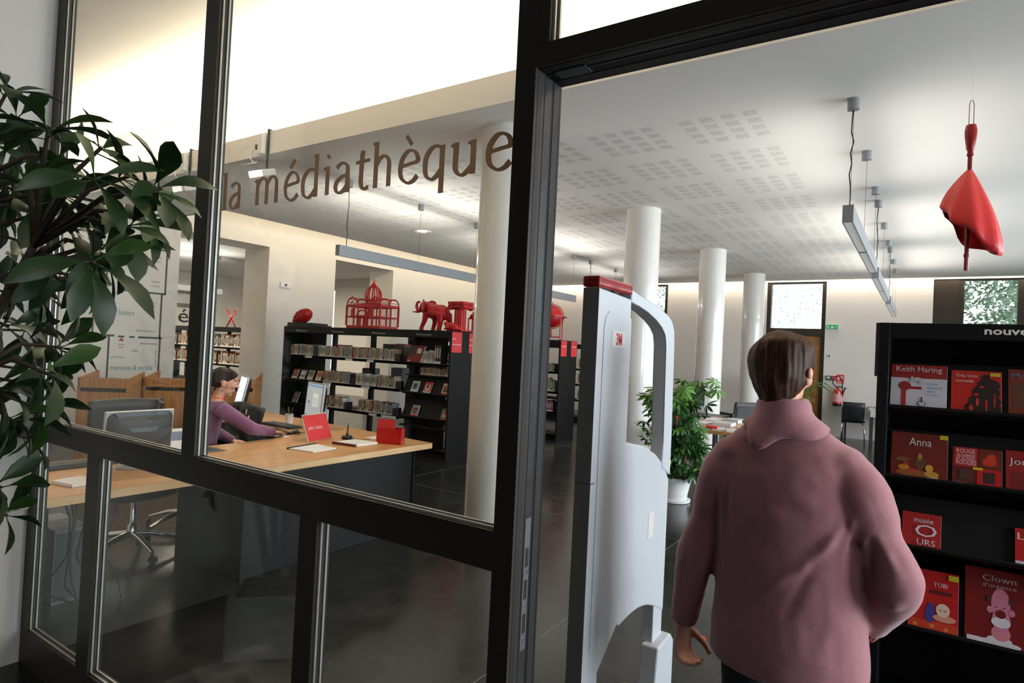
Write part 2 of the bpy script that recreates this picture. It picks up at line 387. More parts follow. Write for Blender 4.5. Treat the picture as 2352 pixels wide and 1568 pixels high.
# ------------------------------------------------------------------ lettering on the glass, drawn with a broad pen
def pen(mb, pts, M, k, w, thick=.205, thin=.095, ang=.35):
    """one pen stroke along a smooth line through pts; the nib is wide in one direction and narrow in the other"""
    P = [Vector((x, y)) for x, y in pts]; Q = []
    for i in range(len(P)-1):
        p0 = P[max(i-1, 0)]; p1 = P[i]; p2 = P[i+1]; p3 = P[min(i+2, len(P)-1)]
        for s in range(8):
            t = s/8; Q.append(.5*((2*p1)+(p2-p0)*t+(2*p0-5*p1+4*p2-p3)*t*t+(3*p1-p0-3*p2+p3)*t**3))
    Q.append(P[-1]); vs = []
    for i, q in enumerate(Q):
        d = (Q[min(i+1, len(Q)-1)]-Q[max(i-1, 0)]).normalized(); n = Vector((-d.y, d.x))
        a = math.atan2(n.y, n.x)+ang
        hw = .5*math.sqrt((thick*math.cos(a))**2+(thin*math.sin(a))**2)
        for s in (1, -1):
            e = q+n*hw*s; vs.append(M @ Vector((e.x*w, e.y*k, 0)))
    mb.add(vs, [(2*i, 2*i+1, 2*i+3, 2*i+2) for i in range(len(Q)-1)])
def line(a, b, n=3): return [(lerp(a[0], b[0], i/n), lerp(a[1], b[1], i/n)) for i in range(n+1)]
SERIF = lambda x, y: line((x-.16, y-.02), (x+.0, y-.10), 2)
BOWL_E = [(.13, .53), (.5, .58), (.80, .64), (.74, .86), (.56, .98), (.36, .94), (.18, .72), (.13, .44), (.20, .18), (.42, .02), (.64, .05), (.82, .20)]
GLYPH = {
 'l': (.30, [line((.16, 0), (.16, 1.46)), [(0, 1.40), (.16, 1.36)]]),
 'a': (.78, [[(.14, .84), (.26, .94), (.44, .98), (.60, .86), (.63, .62), (.63, 0)], [(.63, .58), (.42, .55), (.18, .40), (.12, .20), (.22, .04), (.42, .05), (.63, .24)]]),
 'm': (1.36, [line((.18, 0), (.18, .97)), [(.02, .92), (.18, .84)], [(.20, .76), (.34, .92), (.52, .96), (.66, .80), (.68, .5), (.68, 0)], [(.70, .76), (.84, .92), (1.02, .96), (1.16, .80), (1.18, .5), (1.18, 0)]]),
 'e': (.86, [BOWL_E]),
 'é': (.86, [BOWL_E, line((.36, 1.14), (.60, 1.42))]),
 'è': (.86, [BOWL_E, line((.56, 1.14), (.32, 1.46))]),
 'd': (.92, [line((.74, 0), (.74, 1.46)), [(.58, 1.41), (.74, 1.36)], [(.74, .84), (.56, .96), (.34, .92), (.16, .70), (.12, .42), (.18, .14), (.36, .02), (.54, .08), (.74, .28)]]),
 'i': (.38, [line((.22, 0), (.22, .97)), [(.03, .91), (.22, .84)], [(.20, 1.24), (.28, 1.33)], [(.18, 1.28), (.3, 1.28)]]),
 't': (.64, [[(.34, 1.26), (.30, 1.1), (.28, .5), (.29, .2), (.40, .03), (.60, .08)], line((.04, .90), (.62, .93))]),
 'h': (.90, [line((.18, 0), (.18, 1.46)), [(.02, 1.41), (.18, 1.36)], [(.20, .74), (.36, .92), (.56, .96), (.71, .80), (.73, .5), (.73, 0)]]),
 'q': (.92, [line((.74, -.42), (.74, .98)), [(.74, .86), (.56, .97), (.34, .92), (.16, .70), (.12, .42), (.18, .14), (.36, .02), (.54, .08), (.74, .28)]]),
 'u': (.96, [[(.20, .97), (.19, .5), (.20, .2), (.34, .03), (.52, .05), (.76, .26)], line((.76, 0), (.76, .97)), [(.02, .91), (.20, .84)], [(.58, .91), (.76, .84)]]),
}
lt = MB(); XH = .090
for ch, xa, xb in (('l', -2.043, -2.010), ('a', -2.002, -1.928), ('m', -1.858, -1.722), ('é', -1.706, -1.628), ('d', -1.621, -1.530), ('i', -1.518, -1.480), ('a', -1.470, -1.394),
                   ('t', -1.380, -1.316), ('h', -1.310, -1.227), ('è', -1.211, -1.132), ('q', -1.121, -1.036), ('u', -1.026, -.932), ('e', -.917, -.834)):
    wd, strokes = GLYPH[ch]; w = (xb-xa)/wd
    M = frame((xa, YG+.0195, 1.988), (1, 0, 0), (0, 0, 1))
    for s in strokes: pen(lt, s, M, XH, w)
# thicken the strokes, melt them together and keep only the front skin, so that crossing strokes make one sheet of vinyl
nv = len(lt.v); lt2 = MB()
for f in lt.f:
    q = [Vector(lt.v[i]) for i in f]; d = Vector((0, .003, 0)); lt2.add(q+[p+d for p in q], [(0, 1, 2, 3), (7, 6, 5, 4), (0, 4, 5, 1), (1, 5, 6, 2), (2, 6, 7, 3), (3, 7, 4, 0)])
lo = lt2.build('lettering', M_text, win); r = lo.modifiers.new('melt', 'REMESH'); r.mode = 'VOXEL'; r.voxel_size = .0011
me = bpy.data.meshes.new_from_object(lo.evaluated_get(bpy.context.evaluated_depsgraph_get())); lo.modifiers.clear(); lo.data = me; me.name = 'lettering'
bm = bmesh.new(); bm.from_mesh(me); bmesh.ops.delete(bm, geom=[f for f in bm.faces if f.normal.y > -.6], context='FACES')
for v in bm.verts: v.co.y = YG+.0192
bmesh.ops.dissolve_limit(bm, angle_limit=.02, verts=bm.verts, edges=bm.edges); bm.to_mesh(me); bm.free(); me.materials.clear(); me.materials.append(M_text)

# ------------------------------------------------------------------ back wall: glazed bays, door and what stands outside
def bay(n, x0, x1, sill, leaf=False, z1=ZC):
    w = sroot('window_%d' % n)
    b = .09
    MB().box(x0, x0+b, YB+.06, YB+.2, 0, z1).build('frame_post', M_frame, w); MB().box(x1-b, x1, YB+.06, YB+.2, 0, z1).build('frame_post', M_frame, w)
    MB().box(x0+b, x1-b, YB+.06, YB+.2, sill-.17, sill).build('frame_rail', M_frame, w)
    MB().box(x0+b, x1-b, YB+.06, YB+.2, z1-.03, z1).build('frame_rail', M_frame, w)
    MB().box(x0+b, x1-b, YB+.12, YB+.128, sill, z1-.03).build('pane', M_wglass, w)
    return w
bay(2, -3.16, -1.88, 2.42)
w3 = bay(3, .58, 1.62, 2.42); MB().box(.14, .58, YB+.04, YB+.2, 0, ZC).build('frame_panel', M_frame, w3); MB().box(.67, 1.53, YB+.06, YB+.2, 0, 2.25).build('frame_panel', M_frame, w3)
w3b = bay(4, 1.62, 2.6, 2.42); MB().box(1.71, 2.51, YB+.12, YB+.128, .1, 2.25).build('pane', M_wglass, w3b)
w4 = bay(5, -6.9, -5.6, 2.42); MB().box(-6.81, -5.69, YB+.12, YB+.128, .1, 2.25).build('pane', M_wglass, w4)
d2 = sroot('door_2')
for k in range(14):
    MB().box(-3.07, -1.97, YB+.10, YB+.15, .02+k*.159, .02+k*.159+.155).build('board', M_doorwood, d2)
MB().box(-3.07, -1.97, YB+.152, YB+.17, .0, 2.25).build('backing_panel', M_frame, d2)
MB().tube([(-2.94, YB+.08, .95), (-2.94, YB+.04, .95), (-2.82, YB+.04, .95)], .011).build('door_handle', M_chrome, d2)
# right-hand windows (out of the picture) keep their frames
for n, (y0, y1, z0, z1, k) in enumerate(((4.8, 13.8, .85, 3.15, 6), (1.7, 3.9, .6, 2.4, 2))):
    w = sroot('window_%d' % (6+n))
    for i in range(k+1):
        y = lerp(y0, y1-.08, i/k); MB().box(3.6, 3.7, y, y+.08, z0, z1).build('frame_post', M_frame, w)
    for z in (z0, z1-.08): MB().box(3.6, 3.7, y0, y1, z, z+.08).build('frame_rail', M_frame, w)
    MB().box(3.64, 3.648, y0, y1, z0, z1).build('pane', M_wglass, w)

# ------------------------------------------------------------------ columns
M_col = mat('white_gloss_column_paint', (226, 224, 220), .22, var=.01, coat=.3)
for k, y in enumerate((4.5, 7.72, 10.98, 14.2)):
    o = MB().lathe([(.225, 0), (.225, ZC)], n=48).build('column', M_col, smooth=40); o.location = (-3.13, y, 0)
    tag(o, ('round white column beside the service desk, nearest the glass', 'round white column right behind the pale detection gate', 'round white column behind the tall potted plant and table', 'farthest round white column, in front of the back window')[k], 'column', 'round white columns')
# ------------------------------------------------------------------ shelving
def solid(o, voxel=.01, smooth=4, keep=True):
    """melts the overlapping pieces of a mesh into one continuous surface"""
    r = o.modifiers.new('melt', 'REMESH'); r.mode = 'VOXEL'; r.voxel_size = voxel
    if smooth: s = o.modifiers.new('soft', 'SMOOTH'); s.iterations = smooth; s.factor = .5
    dg = bpy.context.evaluated_depsgraph_get(); me = bpy.data.meshes.new_from_object(o.evaluated_get(dg))
    o.modifiers.clear(); old = o.data; mats = list(old.materials); o.data = me
    me.materials.clear()
    for m in mats[:1]: me.materials.append(m)
    shade(me, True); bpy.data.meshes.remove(old)
    return o
HS = 1.80
def shelf_unit(name, label, loc, bays, bw=.905, D=.64, group='tall black double-sided shelves', rows=(.51, .91, 1.315), skip=(), fascia_text=True, back_bay=()):
    """front edge at local y=0, units running along +x"""
    t = thing(name, label, 'bookshelf', loc, 0, group); L = bays*bw
    MB().box(-.03, 0, 0, D, 0, HS).build('end_panel', M_black, t, bevel=.003); MB().box(L, L+.03, 0, D, 0, HS).build('end_panel', M_black, t, bevel=.003)
    MB().box(0, L, 0, D, HS-.025, HS-.002).build('top_panel', M_black, t)
    for y in (.004, D-.02): MB().box(0, L, y, y+.016, HS-.105, HS-.026).build('fascia', M_black, t)
    MB().box(0, L, .03, D-.03, 0, .09).build('plinth', M_black, t)
    for k in range(1, bays): MB().box(k*bw-.035, k*bw+.035, D/2-.03, D/2+.03, .09, HS-.026).build('upright', M_black, t)
    for k in range(bays):
        x0, x1 = k*bw+.006, (k+1)*bw-.006
        if k in back_bay: MB().box(x0, x1-.22, D/2-.008, D/2+.008, .09, HS-.026).build('back_panel', M_black, t)
        for z in (.10,)+tuple(rows):
            if (k, z) in skip: continue
            MB().box(x0, x1, .012, .285, z-.022, z).box(x0, x1, .012, .02, z-.03, z+.012).build('shelf_board', M_black, t)
            MB().box(x0, x1, D-.285, D-.012, z-.022, z).build('shelf_board', M_black, t)
        if fascia_text: text_mesh('DVD documentaires', .034, frame((k*bw+.28, .0036, HS-.078), (1, 0, 0), (0, 0, 1)), M_wprint, 'lettering', t)
    return t
S1 = (-9.09, 6.69, 0)
sh1 = shelf_unit('bookshelf', 'long black shelf of cases carrying the red elephant and cage', S1, 4, skip=((3, .51), (3, .91)), back_bay=(0,))
# the right-hand bay of the first shelf is fitted for display: closed back, sloping plates, a half shelf
bx = 3*.905
MB().box(bx+.01, bx+.60, .33, .345, .09, HS-.03).build('back_panel', M_black, sh1)
MB().box(bx+.01, bx+.895, .10, .32, 1.132, 1.15).build('shelf_board', M_black, sh1)
for z in (.87, .52):
    M = Matrix.Translation((bx+.4525, .06, z)) @ Matrix.Rotation(math.radians(-24), 4, 'X')
    MB().box(-.443, .443, .0, .012, 0, .30).box(-.443, .443, -.045, .0, 0, .008).box(-.443, .443, -.045, -.04, 0, .022).build('sloping_plate', M_black, sh1).matrix_local = M
MB().box(bx+.01, bx+.895, .02, .30, .40, .42).build('shelf_board', M_black, sh1)
# label strips and book ends of the first shelf
for k, z, x, w in ((0, 1.315, .55, .17), (1, 1.315, .62, .16), (2, 1.315, .2, .14), (1, .91, .12, .2), (2, .91, .1, .18), (1, .51, .02, .24), (2, .51, .3, .16), (2, .51, .56, .3)):
    MB().box(k*.905+x, k*.905+x+w, .008, .0118, z-.03, z+.004).build('label_holder', M_white, sh1)
for k, z, x in ((0, 1.315, .72), (1, .91, .72), (3, 1.315, -.16), (2, .91, .80), (2, .51, .78), (1, .51, .62)):
    MB().box(k*.905+x, k*.905+x+.10, .045, .05, z, z+.12).box(k*.905+x, k*.905+x+.004, .045, .2, z, z+.12).build('book_end', M_blackp, sh1)
# red signs hung on the end panels
def end_sign(name, label, x, y0, y1, z0, z1, lines, grp='red signs on the shelf ends'):
    t = thing(name, label, 'sign', (x, (y0+y1)/2, z0), 0, grp)
    MB().box(0, .004, -(y1-y0)/2, (y1-y0)/2, 0, z1-z0).build('plate', M_redp, t)
    for i, s in enumerate(lines):
        text_mesh(s, .034, frame((.0042, -(y1-y0)/2+.012, (z1-z0)*.62-.075*i), (0, 1, 0), (0, 0, 1)), M_wprint, 'lettering', t, width=None if len(s) < 5 else (y1-y0)*.86)
    return t
XE = S1[0]+4*.905+.031
end_sign('shelf_sign', 'red shelf-end sign below the red column capital', XE, 6.70, 6.92, 1.50, 1.785, ('DVD', 'documentaires'))
end_sign('shelf_sign', 'red shelf-end sign below the small red lantern', XE, 7.09, 7.31, 1.50, 1.785, ('DVD', 'documentaires'))
S2 = (-9.05, 9.72, 0)
sh2 = shelf_unit('bookshelf', 'black shelf of books with the red globe on top', S2, 4, rows=(.50, .86, 1.22), fascia_text=False)
XE2 = S2[0]+4*.905+.031
end_sign('shelf_sign', 'left red sign on the end of the shelf under the globe', XE2, 9.74, 9.95, 1.51, 1.79, ('emploi',))
end_sign('shelf_sign', 'right red sign on the end of the shelf under the globe', XE2, 10.12, 10.34, 1.51, 1.79, ('emploi',))
S3 = (-8.9, 12.9, 0)
sh3 = shelf_unit('bookshelf', 'farthest black shelf, half hidden behind the pale detection gate', S3, 4, bw=.95, rows=(.50, .86, 1.22), fascia_text=False)
S4 = (-16.6, 8.35, 0)
sh4 = shelf_unit('bookshelf', 'black bookshelf in the next room under the red scissors', S4, 5, rows=(.50, .92, 1.32), fascia_text=False)

# ------------------------------------------------------------------ cases and books
PAL = {'cream': (214, 204, 184), 'pale grey': (186, 188, 190), 'white': (222, 220, 216), 'dark grey': (70, 72, 76), 'black': (34, 33, 34), 'tan': (176, 142, 104), 'brown': (106, 70, 48),
       'dark red': (134, 40, 38), 'red': (190, 48, 44), 'pink': (206, 140, 146), 'orange': (204, 118, 58), 'yellow': (214, 184, 72), 'olive': (120, 116, 62), 'green': (78, 116, 70), 'blue': (66, 90, 130), 'pale blue': (150, 172, 192)}
PW = ['cream']*6+['pale grey']*6+['white']*6+['dark grey']*3+['black']*2+['tan']*3+['brown']*2+['dark red']*2+['red', 'pink', 'orange', 'yellow', 'yellow', 'olive', 'green', 'blue', 'pale blue', 'pale blue']
BOOKM = {}
def book_mesh(colour, kind):
    key = (colour, kind)
    if key not in BOOKM:
        mb = MB(); mb.box(-.5, .5, 0, 1, 0, 1)                       # cover
        mb.m = 1; mb.add([(-.46, -.012, .03), (.46, -.012, .03), (.46, -.012, .16), (-.46, -.012, .16)], [(0, 1, 2, 3)])   # shelf-mark sticker
        mb.m = 2; mb.add([(-.30, -.012, .34), (.30, -.012, .34), (.30, -.012, .86), (-.30, -.012, .86)], [(0, 1, 2, 3)])   # title band
        c = PAL[colour]; dark = sum(c) < 380
        BOOKM[key] = mb.mesh('book', [mat('spine_'+colour.replace(' ', '_'), c, .45, var=.05, scale=20), M_paper, mat('spine_print_light' if dark else 'spine_print_dark', (190, 184, 172) if dark else (122, 116, 110), .5)])
    return BOOKM[key]
def book_row(rnd, x0, x1, y, z, where, group, kind='case', h=(.165, .19), d=.14, w=(.014, .026), pal=PW, lean=None, start=0):
    """a row of separate spines along +x from x0 to x1; where completes each label"""
    x = x0; n = start; tilt = rnd.uniform(*lean) if lean else 0
    while x < x1:
        ww = rnd.uniform(*w); hh = rnd.uniform(*h); col = rnd.choice(pal); n += 1
        o = link('dvd_case' if kind == 'case' else 'book', book_mesh(col, kind)); an = tilt
        o.location = (x+ww/2, y+rnd.uniform(0, .012), z+.0005+.55*ww*abs(math.sin(an))); o.scale = (ww*.93, d, hh); o.rotation_euler = (0, an, 0)
        tag(o, '%s slim %s, %s from the left, %s' % (col, kind, ordinal(n), where), 'case' if kind == 'case' else 'book', group); x += ww/math.cos(an)
    return n
rnd = random.Random(11)
X, Y = S1[0], S1[1]+.045
g1 = 'cases on the long shelf under the elephant'
w1, w2, w3_ = 'top row, shelf under red elephant', 'middle row, shelf under red elephant', 'lowest row, shelf under red elephant'
n = book_row(rnd, X+.12, X+.70, Y, 1.316, w1, g1)
n = book_row(rnd, X+.83, X+1.62, Y, 1.316, w1, g1, start=n)
n = book_row(rnd, X+1.66, X+2.54, Y, 1.316, w1, g1, start=n)
n = book_row(rnd, X+.97, X+1.60, Y, .911, w2, g1)
n = book_row(rnd, X+1.74, X+2.18, Y, .911, w2, g1, start=n, pal=['yellow', 'white', 'pale grey', 'cream', 'olive', 'white'])
n = book_row(rnd, X+2.22, X+2.57, Y, .911, w2, g1, start=n, lean=(-.09, -.03))
n = book_row(rnd, X+.95, X+1.47, Y, .511, w3_, g1, pal=['cream', 'tan', 'brown', 'dark red', 'yellow', 'black', 'white'], w=(.018, .036))
n = book_row(rnd, X+1.80, X+2.53, Y, .511, w3_, g1, start=n, lean=(.06, .16))
book_row(rnd, X+bx+.28, X+bx+.86, S1[1]+.12, 1.151, 'half shelf, right bay under elephant', g1, h=(.09, .12), d=.1, w=(.012, .022), pal=['red', 'pale blue', 'cream', 'pink', 'yellow', 'orange', 'brown', 'white'])
book_row(rnd, X+bx+.36, X+bx+.56, S1[1]+.07, 1.316, 'top shelf, right bay under elephant', g1, 'book', h=(.16, .2), w=(.02, .04), pal=['cream', 'pale grey', 'white'])
book_row(rnd, X+bx+.61, X+bx+.71, S1[1]+.03, 1.316, 'tall books, right bay under elephant', g1, 'book', h=(.25, .28), d=.2, w=(.03, .05), pal=['dark red', 'black', 'brown'])
book_row(rnd, X+bx+.78, X+bx+.86, S1[1]+.12, 1.316, 'far end, right bay under elephant', g1, 'book', h=(.17, .2), w=(.02, .036), pal=['tan', 'black', 'brown'])
# second, third and neighbouring-room shelves: only the stretches the photograph shows
g2 = 'books on the shelf under the globe'
for z, nm, hh in ((1.221, 'top', (.10, .16)), (.861, 'second', (.19, .26)), (.501, 'third', (.16, .24))):
    book_row(rnd, S2[0]+2.98, S2[0]+3.50, S2[1]+.05, z, nm+' row, shelf under the red globe', g2, 'book', h=hh, w=(.02, .045), pal=['cream', 'white', 'green', 'blue', 'red', 'pale grey', 'yellow', 'dark grey'])
g3 = 'books on the farthest black shelf'
for z, nm in ((1.221, 'top'), (.861, 'second'), (.501, 'third')):
    book_row(rnd, S3[0]+2.2, S3[0]+2.9, S3[1]+.05, z, nm+' row of the farthest black shelf', g3, 'book', h=(.2, .29), w=(.03, .05), pal=['white', 'tan', 'brown', 'dark grey', 'cream', 'dark red'])
g4 = 'books on the shelf in the next room'
for z, nm in ((1.321, 'top'), (.921, 'second')):
    k = 0
    for a in range(5):
        k = book_row(rnd, S4[0]+a*.905+.03, S4[0]+a*.905+.84, S4[1]+.05, z, nm+' row, next-room shelf under red scissors', g4, 'book', h=(.22, .32), w=(.03, .055), d=.2, start=k, pal=['tan', 'brown', 'dark red', 'cream', 'pale grey', 'dark grey', 'orange', 'black', 'white'])

# face-out covers: board, and flat print in generic blocks
def cover(name, label, M, w, h, base, prints=(), group=None, cat='book', t=.014, texts=(), pages=True):
    """a book lying in the plane of M (x right, y up the cover, z towards the viewer)"""
    o = thing(name, label, cat, (0, 0, 0), 0, group); o.matrix_world = M
    MB().box(0, w, 0, h, -t, 0).build('cover', mat('cover_%d_%d_%d' % base, base, .32, var=.06, scale=9), o)
    if pages: MB().box(w-.0005, w+.0008, .002, h-.002, -t+.002, -.002).build('page_edges', M_paper, o)
    for k, pr in enumerate(prints):
        x, y, a, b, c = pr[:5]; z = .0006+.0003*k
        if len(pr) > 5:                                             # an oval blot
            q = [((x+a/2+a/2*math.cos(2*PI*i/20))*w, (y+b/2+b/2*math.sin(2*PI*i/20))*h, z) for i in range(20)]
            MB().add(q, [tuple(range(20))]).build('print', mat('ink_%d_%d_%d' % c, c, .4, var=.05, scale=30), o); continue
        MB().add([(x*w, y*h, z), ((x+a)*w, y*h, z), ((x+a)*w, (y+b)*h, z), (x*w, (y+b)*h, z)], [(0, 1, 2, 3)]).build('print', mat('ink_%d_%d_%d' % c, c, .4, var=.05, scale=30), o)
    for s, x, y, wd, sz, c in texts:
        Mt = Matrix.Translation((x*w, y*h, .0052)); text_mesh(s, sz, Mt, mat('ink_%d_%d_%d' % c, c, .5), 'lettering', o, width=wd*w)
    return o
def slope(x, y, z, tilt=24, yaw=0):
    return Matrix.Translation((x, y, z)) @ rotz(yaw) @ Matrix.Rotation(math.radians(90-tilt), 4, 'X')
def plate_pose(x, y, z, tilt, t=.014):
    """stands on the lip of a sloping plate"""
    return Matrix.Translation((x, y, z)) @ Matrix.Rotation(math.radians(-tilt), 4, 'X') @ Matrix.Translation((0, -(t+.003), .0098)) @ Matrix.Rotation(PI/2, 4, 'X')
fx = S1[0]
gc = 'face-out cases on the long shelf'
for k, (x, c, p, lb) in enumerate(((.16, (128, 74, 42), (160, 92, 40), 'brown and orange face-out case, first of four in left bay'), (.36, (92, 88, 96), (198, 190, 186), 'grey and white face-out case, second of four in left bay'),
                                  (.56, (150, 146, 120), (92, 98, 70), 'olive face-out case, third of four in left bay'), (.77, (190, 160, 70), (178, 84, 60), 'yellow and red face-out case, fourth of four in left bay'))):
    cover('dvd_case', lb, slope(fx+x, S1[1]+.05, .92, 20, .0), .135, .17, c, ((.1, .45, .8, .4, p), (.05, .05, .9, .2, (206, 200, 190))), gc, 'case')
cover('dvd_case', 'dark face-out case with small pale figure, lowest row left bay', slope(fx+.20, S1[1]+.05, .52, 20), .135, .19, (40, 36, 34), ((.3, .5, .4, .3, (150, 104, 70)), (.2, .1, .5, .2, (140, 130, 116))), gc, 'case')
for x, z, c, p, q, lb in ((2.88, .89, (206, 200, 196), (100, 104, 108), (60, 60, 64), 'white and grey face-out case, left on the upper sloping plate'), (3.12, .89, (198, 54, 44), (220, 200, 190), (60, 40, 40), 'red face-out case with pale portrait, upper sloping plate'),
                          (3.46, .89, (214, 206, 166), (70, 66, 52), (206, 80, 44), 'cream face-out case with dark portrait, upper sloping plate'), (2.90, .54, (176, 172, 170), (90, 88, 92), (170, 44, 40), 'grey face-out case with red spine, lower sloping plate'),
                          (3.46, .54, (104, 100, 92), (186, 178, 160), (206, 46, 40), 'dark face-out case with red foot, lower sloping plate')):
    cover('dvd_case', lb, plate_pose(fx+x, S1[1]+.06, z-.02, 24), .132, .185, c, ((.18, .3, .64, .5, p), (.34, .48, .3, .3, q), (.0, .02, 1.0, .2, (206, 46, 40) if q[0] > 150 else (226, 222, 216))), gc, 'case')
cover('book', 'large dark red picture book leaning in right bay under elephant', slope(fx+2.80, S1[1]+.03, 1.334, 22, .0), .27, .26, (132, 30, 30), ((.0, .35, .45, .6, (70, 48, 34)), (.55, .52, .3, .3, (222, 216, 208)), (.08, .03, .16, .07, (232, 230, 226))), None, 'book', .03)
# small things seen through the open backs
def slab(name, label, cat, loc, dims, m, rz=0, group=None, tilt=0):
    o = MB().cbox((0, 0, dims[2]/2), dims).build(name, m, bevel=.002); o.location = loc; o.rotation_euler = (tilt, 0, rz); return tag(o, label, cat, group)
slab('book', 'dark red book lying on the cases, second bay top row', 'book', (fx+1.35, S1[1]+.12, 1.507), (.24, .14, .02), mat('cover_dark_red', (112, 36, 36), .5), .1)
for k, (x, z, c, nm) in enumerate(((2.06, 1.316, (72, 76, 74), 'grey box'), (2.28, 1.316, (98, 100, 104), 'blue-grey box'), (2.5, 1.316, (150, 154, 160), 'silver box'), (1.62, .911, (84, 86, 88), 'sloping grey box'), (2.26, .911, (96, 98, 102), 'tall grey box'))):
    h = (.26, .24, .22, .26, .30)[k]
    slab('storage_box', '%s on far side of the shelf, behind the %s row, %s' % (nm, 'top' if z > 1 else 'middle', ('left', 'centre', 'right', 'left', 'right')[k]), 'box', (fx+x, S1[1]+.48, z), (.2, .2, h), mat('box_%d' % k, c, .6), .05*k)
slab('book', 'red book lying on the boxes behind top row', 'book', (fx+2.30, S1[1]+.48, 1.557), (.2, .14, .03), mat('cover_red2', (170, 52, 58), .5), .05)

# ------------------------------------------------------------------ red sculptures on the shelves
ZT = HS
gs = 'red objects along the shelf tops'
# sleeping mask on black slabs
slab('display_slab', 'lower thin black slab under the red sleeping face', 'slab', (-8.83, 6.98, ZT), (.66, .40, .034), M_blackp, .04)
slab('display_slab', 'upper thin black slab under the red sleeping face', 'slab', (-8.86, 6.97, ZT+.035), (.58, .36, .034), M_blackp, .1)
hd = thing('mask', 'red sleeping face lying on black slabs at the shelf end', 'sculpture', (-8.97, 6.95, ZT+.07), 0, gs)
mb = MB(); tilt = Matrix.Rotation(math.radians(-28), 4, 'Y')
mb.sphere((0, 0, .115), (.20, .14, .118), 20, 12, tilt)
R3 = tilt.to_3x3()
for (x, y, z), r in (((-.02, -.13, .01), (.055, .03, .016)), ((-.03, -.128, .035), (.04, .022, .012)), ((.02, -.13, .045), (.05, .02, .018)), ((.02, -.13, -.045), (.05, .02, .018)), ((-.10, -.112, .012), (.014, .018, .04)), ((-.125, -.10, .01), (.013, .018, .035)), ((.07, -.118, 0), (.022, .03, .07)), ((-.17, -.07, 0), (.03, .03, .04))):
    mb.sphere(Vector((0, 0, .115))+R3 @ Vector((x, y, z)), r, 10, 6, tilt)
solid(mb.build('face', M_red, hd), .008, 2)
# palace-shaped bird cage
cg = thing('birdcage', 'red palace-shaped wire bird cage with onion dome on shelf', 'birdcage', (-7.30, 6.97, ZT), 0, gs)
W, Dp = .37, .20
MB().box(-W, W, -Dp, Dp, 0, .045).build('base', M_red, cg, bevel=.003)
b = MB()
for sx in (-1, 1):
    for sy in (-1, 1): b.box(sx*W-.012, sx*W+.012, sy*Dp-.012, sy*Dp+.012, .045, .36)
for x in (-.20, -.11, .11, .20):
    for sy in (-1, 1): b.box(x-.010, x+.010, sy*Dp-.008, sy*Dp+.008, .045, .36)
for z, h in ((.17, .022), (.335, .04)):
    b.box(-W, W, -Dp-.012, -Dp+.008, z, z+h); b.box(-W, W, Dp-.008, Dp+.012, z, z+h); b.box(-W-.012, -W+.008, -Dp, Dp, z, z+h); b.box(W-.008, W+.012, -Dp, Dp, z, z+h)
b.build('frame', M_red, cg)
bars = MB()
for k in range(37):
    x = -W+2*W*k/36
    for y in (-Dp, Dp): bars.tube([(x, y, .045), (x, y, .34)], .0018, 4)
for k in range(17):
    y = -Dp+2*Dp*k/16
    for x in (-W, W): bars.tube([(x, y, .045), (x, y, .34)], .0018, 4)
stuff(bars.build('wire_bars', M_red, cg))
for sx in (-1, 1):
    v = MB(); x0, x1 = (.14, .37) if sx > 0 else (-.37, -.14)
    for y in (-Dp, 0, Dp): v.tube([(lerp(x0, x1, (1-math.cos(PI*i/10))/2), y, .375+.105*math.sin(PI*i/10)) for i in range(11)], .010, 6)
    for i in (1, 3, 5, 7, 9):
        a = PI*i/10; x = lerp(x0, x1, (1-math.cos(a))/2); z = .375+.105*math.sin(a); v.tube([(x, -Dp, z), (x, Dp, z)], .005, 5)
    v.tube([((x0+x1)/2-.04, -Dp, .375), ((x0+x1)/2, -Dp, .43), ((x0+x1)/2+.04, -Dp, .375)], .007, 5)
    v.sphere(((x0+x1)/2, -Dp, .49), .014, 8, 6)
    v.build('side_vault', M_red, cg)
    a = MB(); xm = sx*.20
    a.prism([(-.036, 0)]+[(.036*math.cos(PI-PI*i/8), .09+.036*math.sin(PI*i/8)) for i in range(9)]+[(.036, 0)], frame((xm, -Dp-.022, .19), (1, 0, 0), (0, 0, 1)), .012)
    a.build('arched_shutter', M_red, cg)
MB().box(-.12, .12, -.12, .12, .375, .395).build('drum_base', M_red, cg)
dm = MB()
for k in range(10):
    a = 2*PI*k/10; prof = [(.115, .46), (.128, .52), (.122, .58), (.095, .63), (.055, .67), (.022, .71), (.014, .74)]
    dm.tube([(r*math.cos(a), r*math.sin(a), z) for r, z in prof], [.012, .013, .012, .010, .008, .007, .006], 6)
    dm.tube([(.115*math.cos(a), .115*math.sin(a), .395), (.115*math.cos(a), .115*math.sin(a), .46)], .008, 5)
for z, r in ((.40, .118), (.455, .120)): dm.lathe([(r-.012, z-.012), (r+.010, z-.012), (r+.010, z+.012), (r-.012, z+.012)], n=24)
dm.build('dome', M_red, cg, smooth=40)
MB().lathe([(.03, .70), (.022, .73), (.026, .745), (.012, .77), (.010, .80), (.014, .81), (.008, .83), (0, .84)], n=12).build('finial', M_red, cg, smooth=40).scale = (1, 1, .94)
p = MB(); p.box(-.105, -.085, -Dp-.03, -Dp, .045, .185).box(.085, .105, -Dp-.03, -Dp, .045, .185).box(-.05, -.03, -Dp-.03, -Dp, .045, .185).box(.03, .05, -Dp-.03, -Dp, .045, .185).box(-.115, .115, -Dp-.034, -Dp, .182, .205)
p.tube([(.115*math.cos(PI-PI*i/10), -Dp-.017, .2+.08*math.sin(PI*i/10)) for i in range(11)], .011, 6)
p.build('porch', M_red, cg)
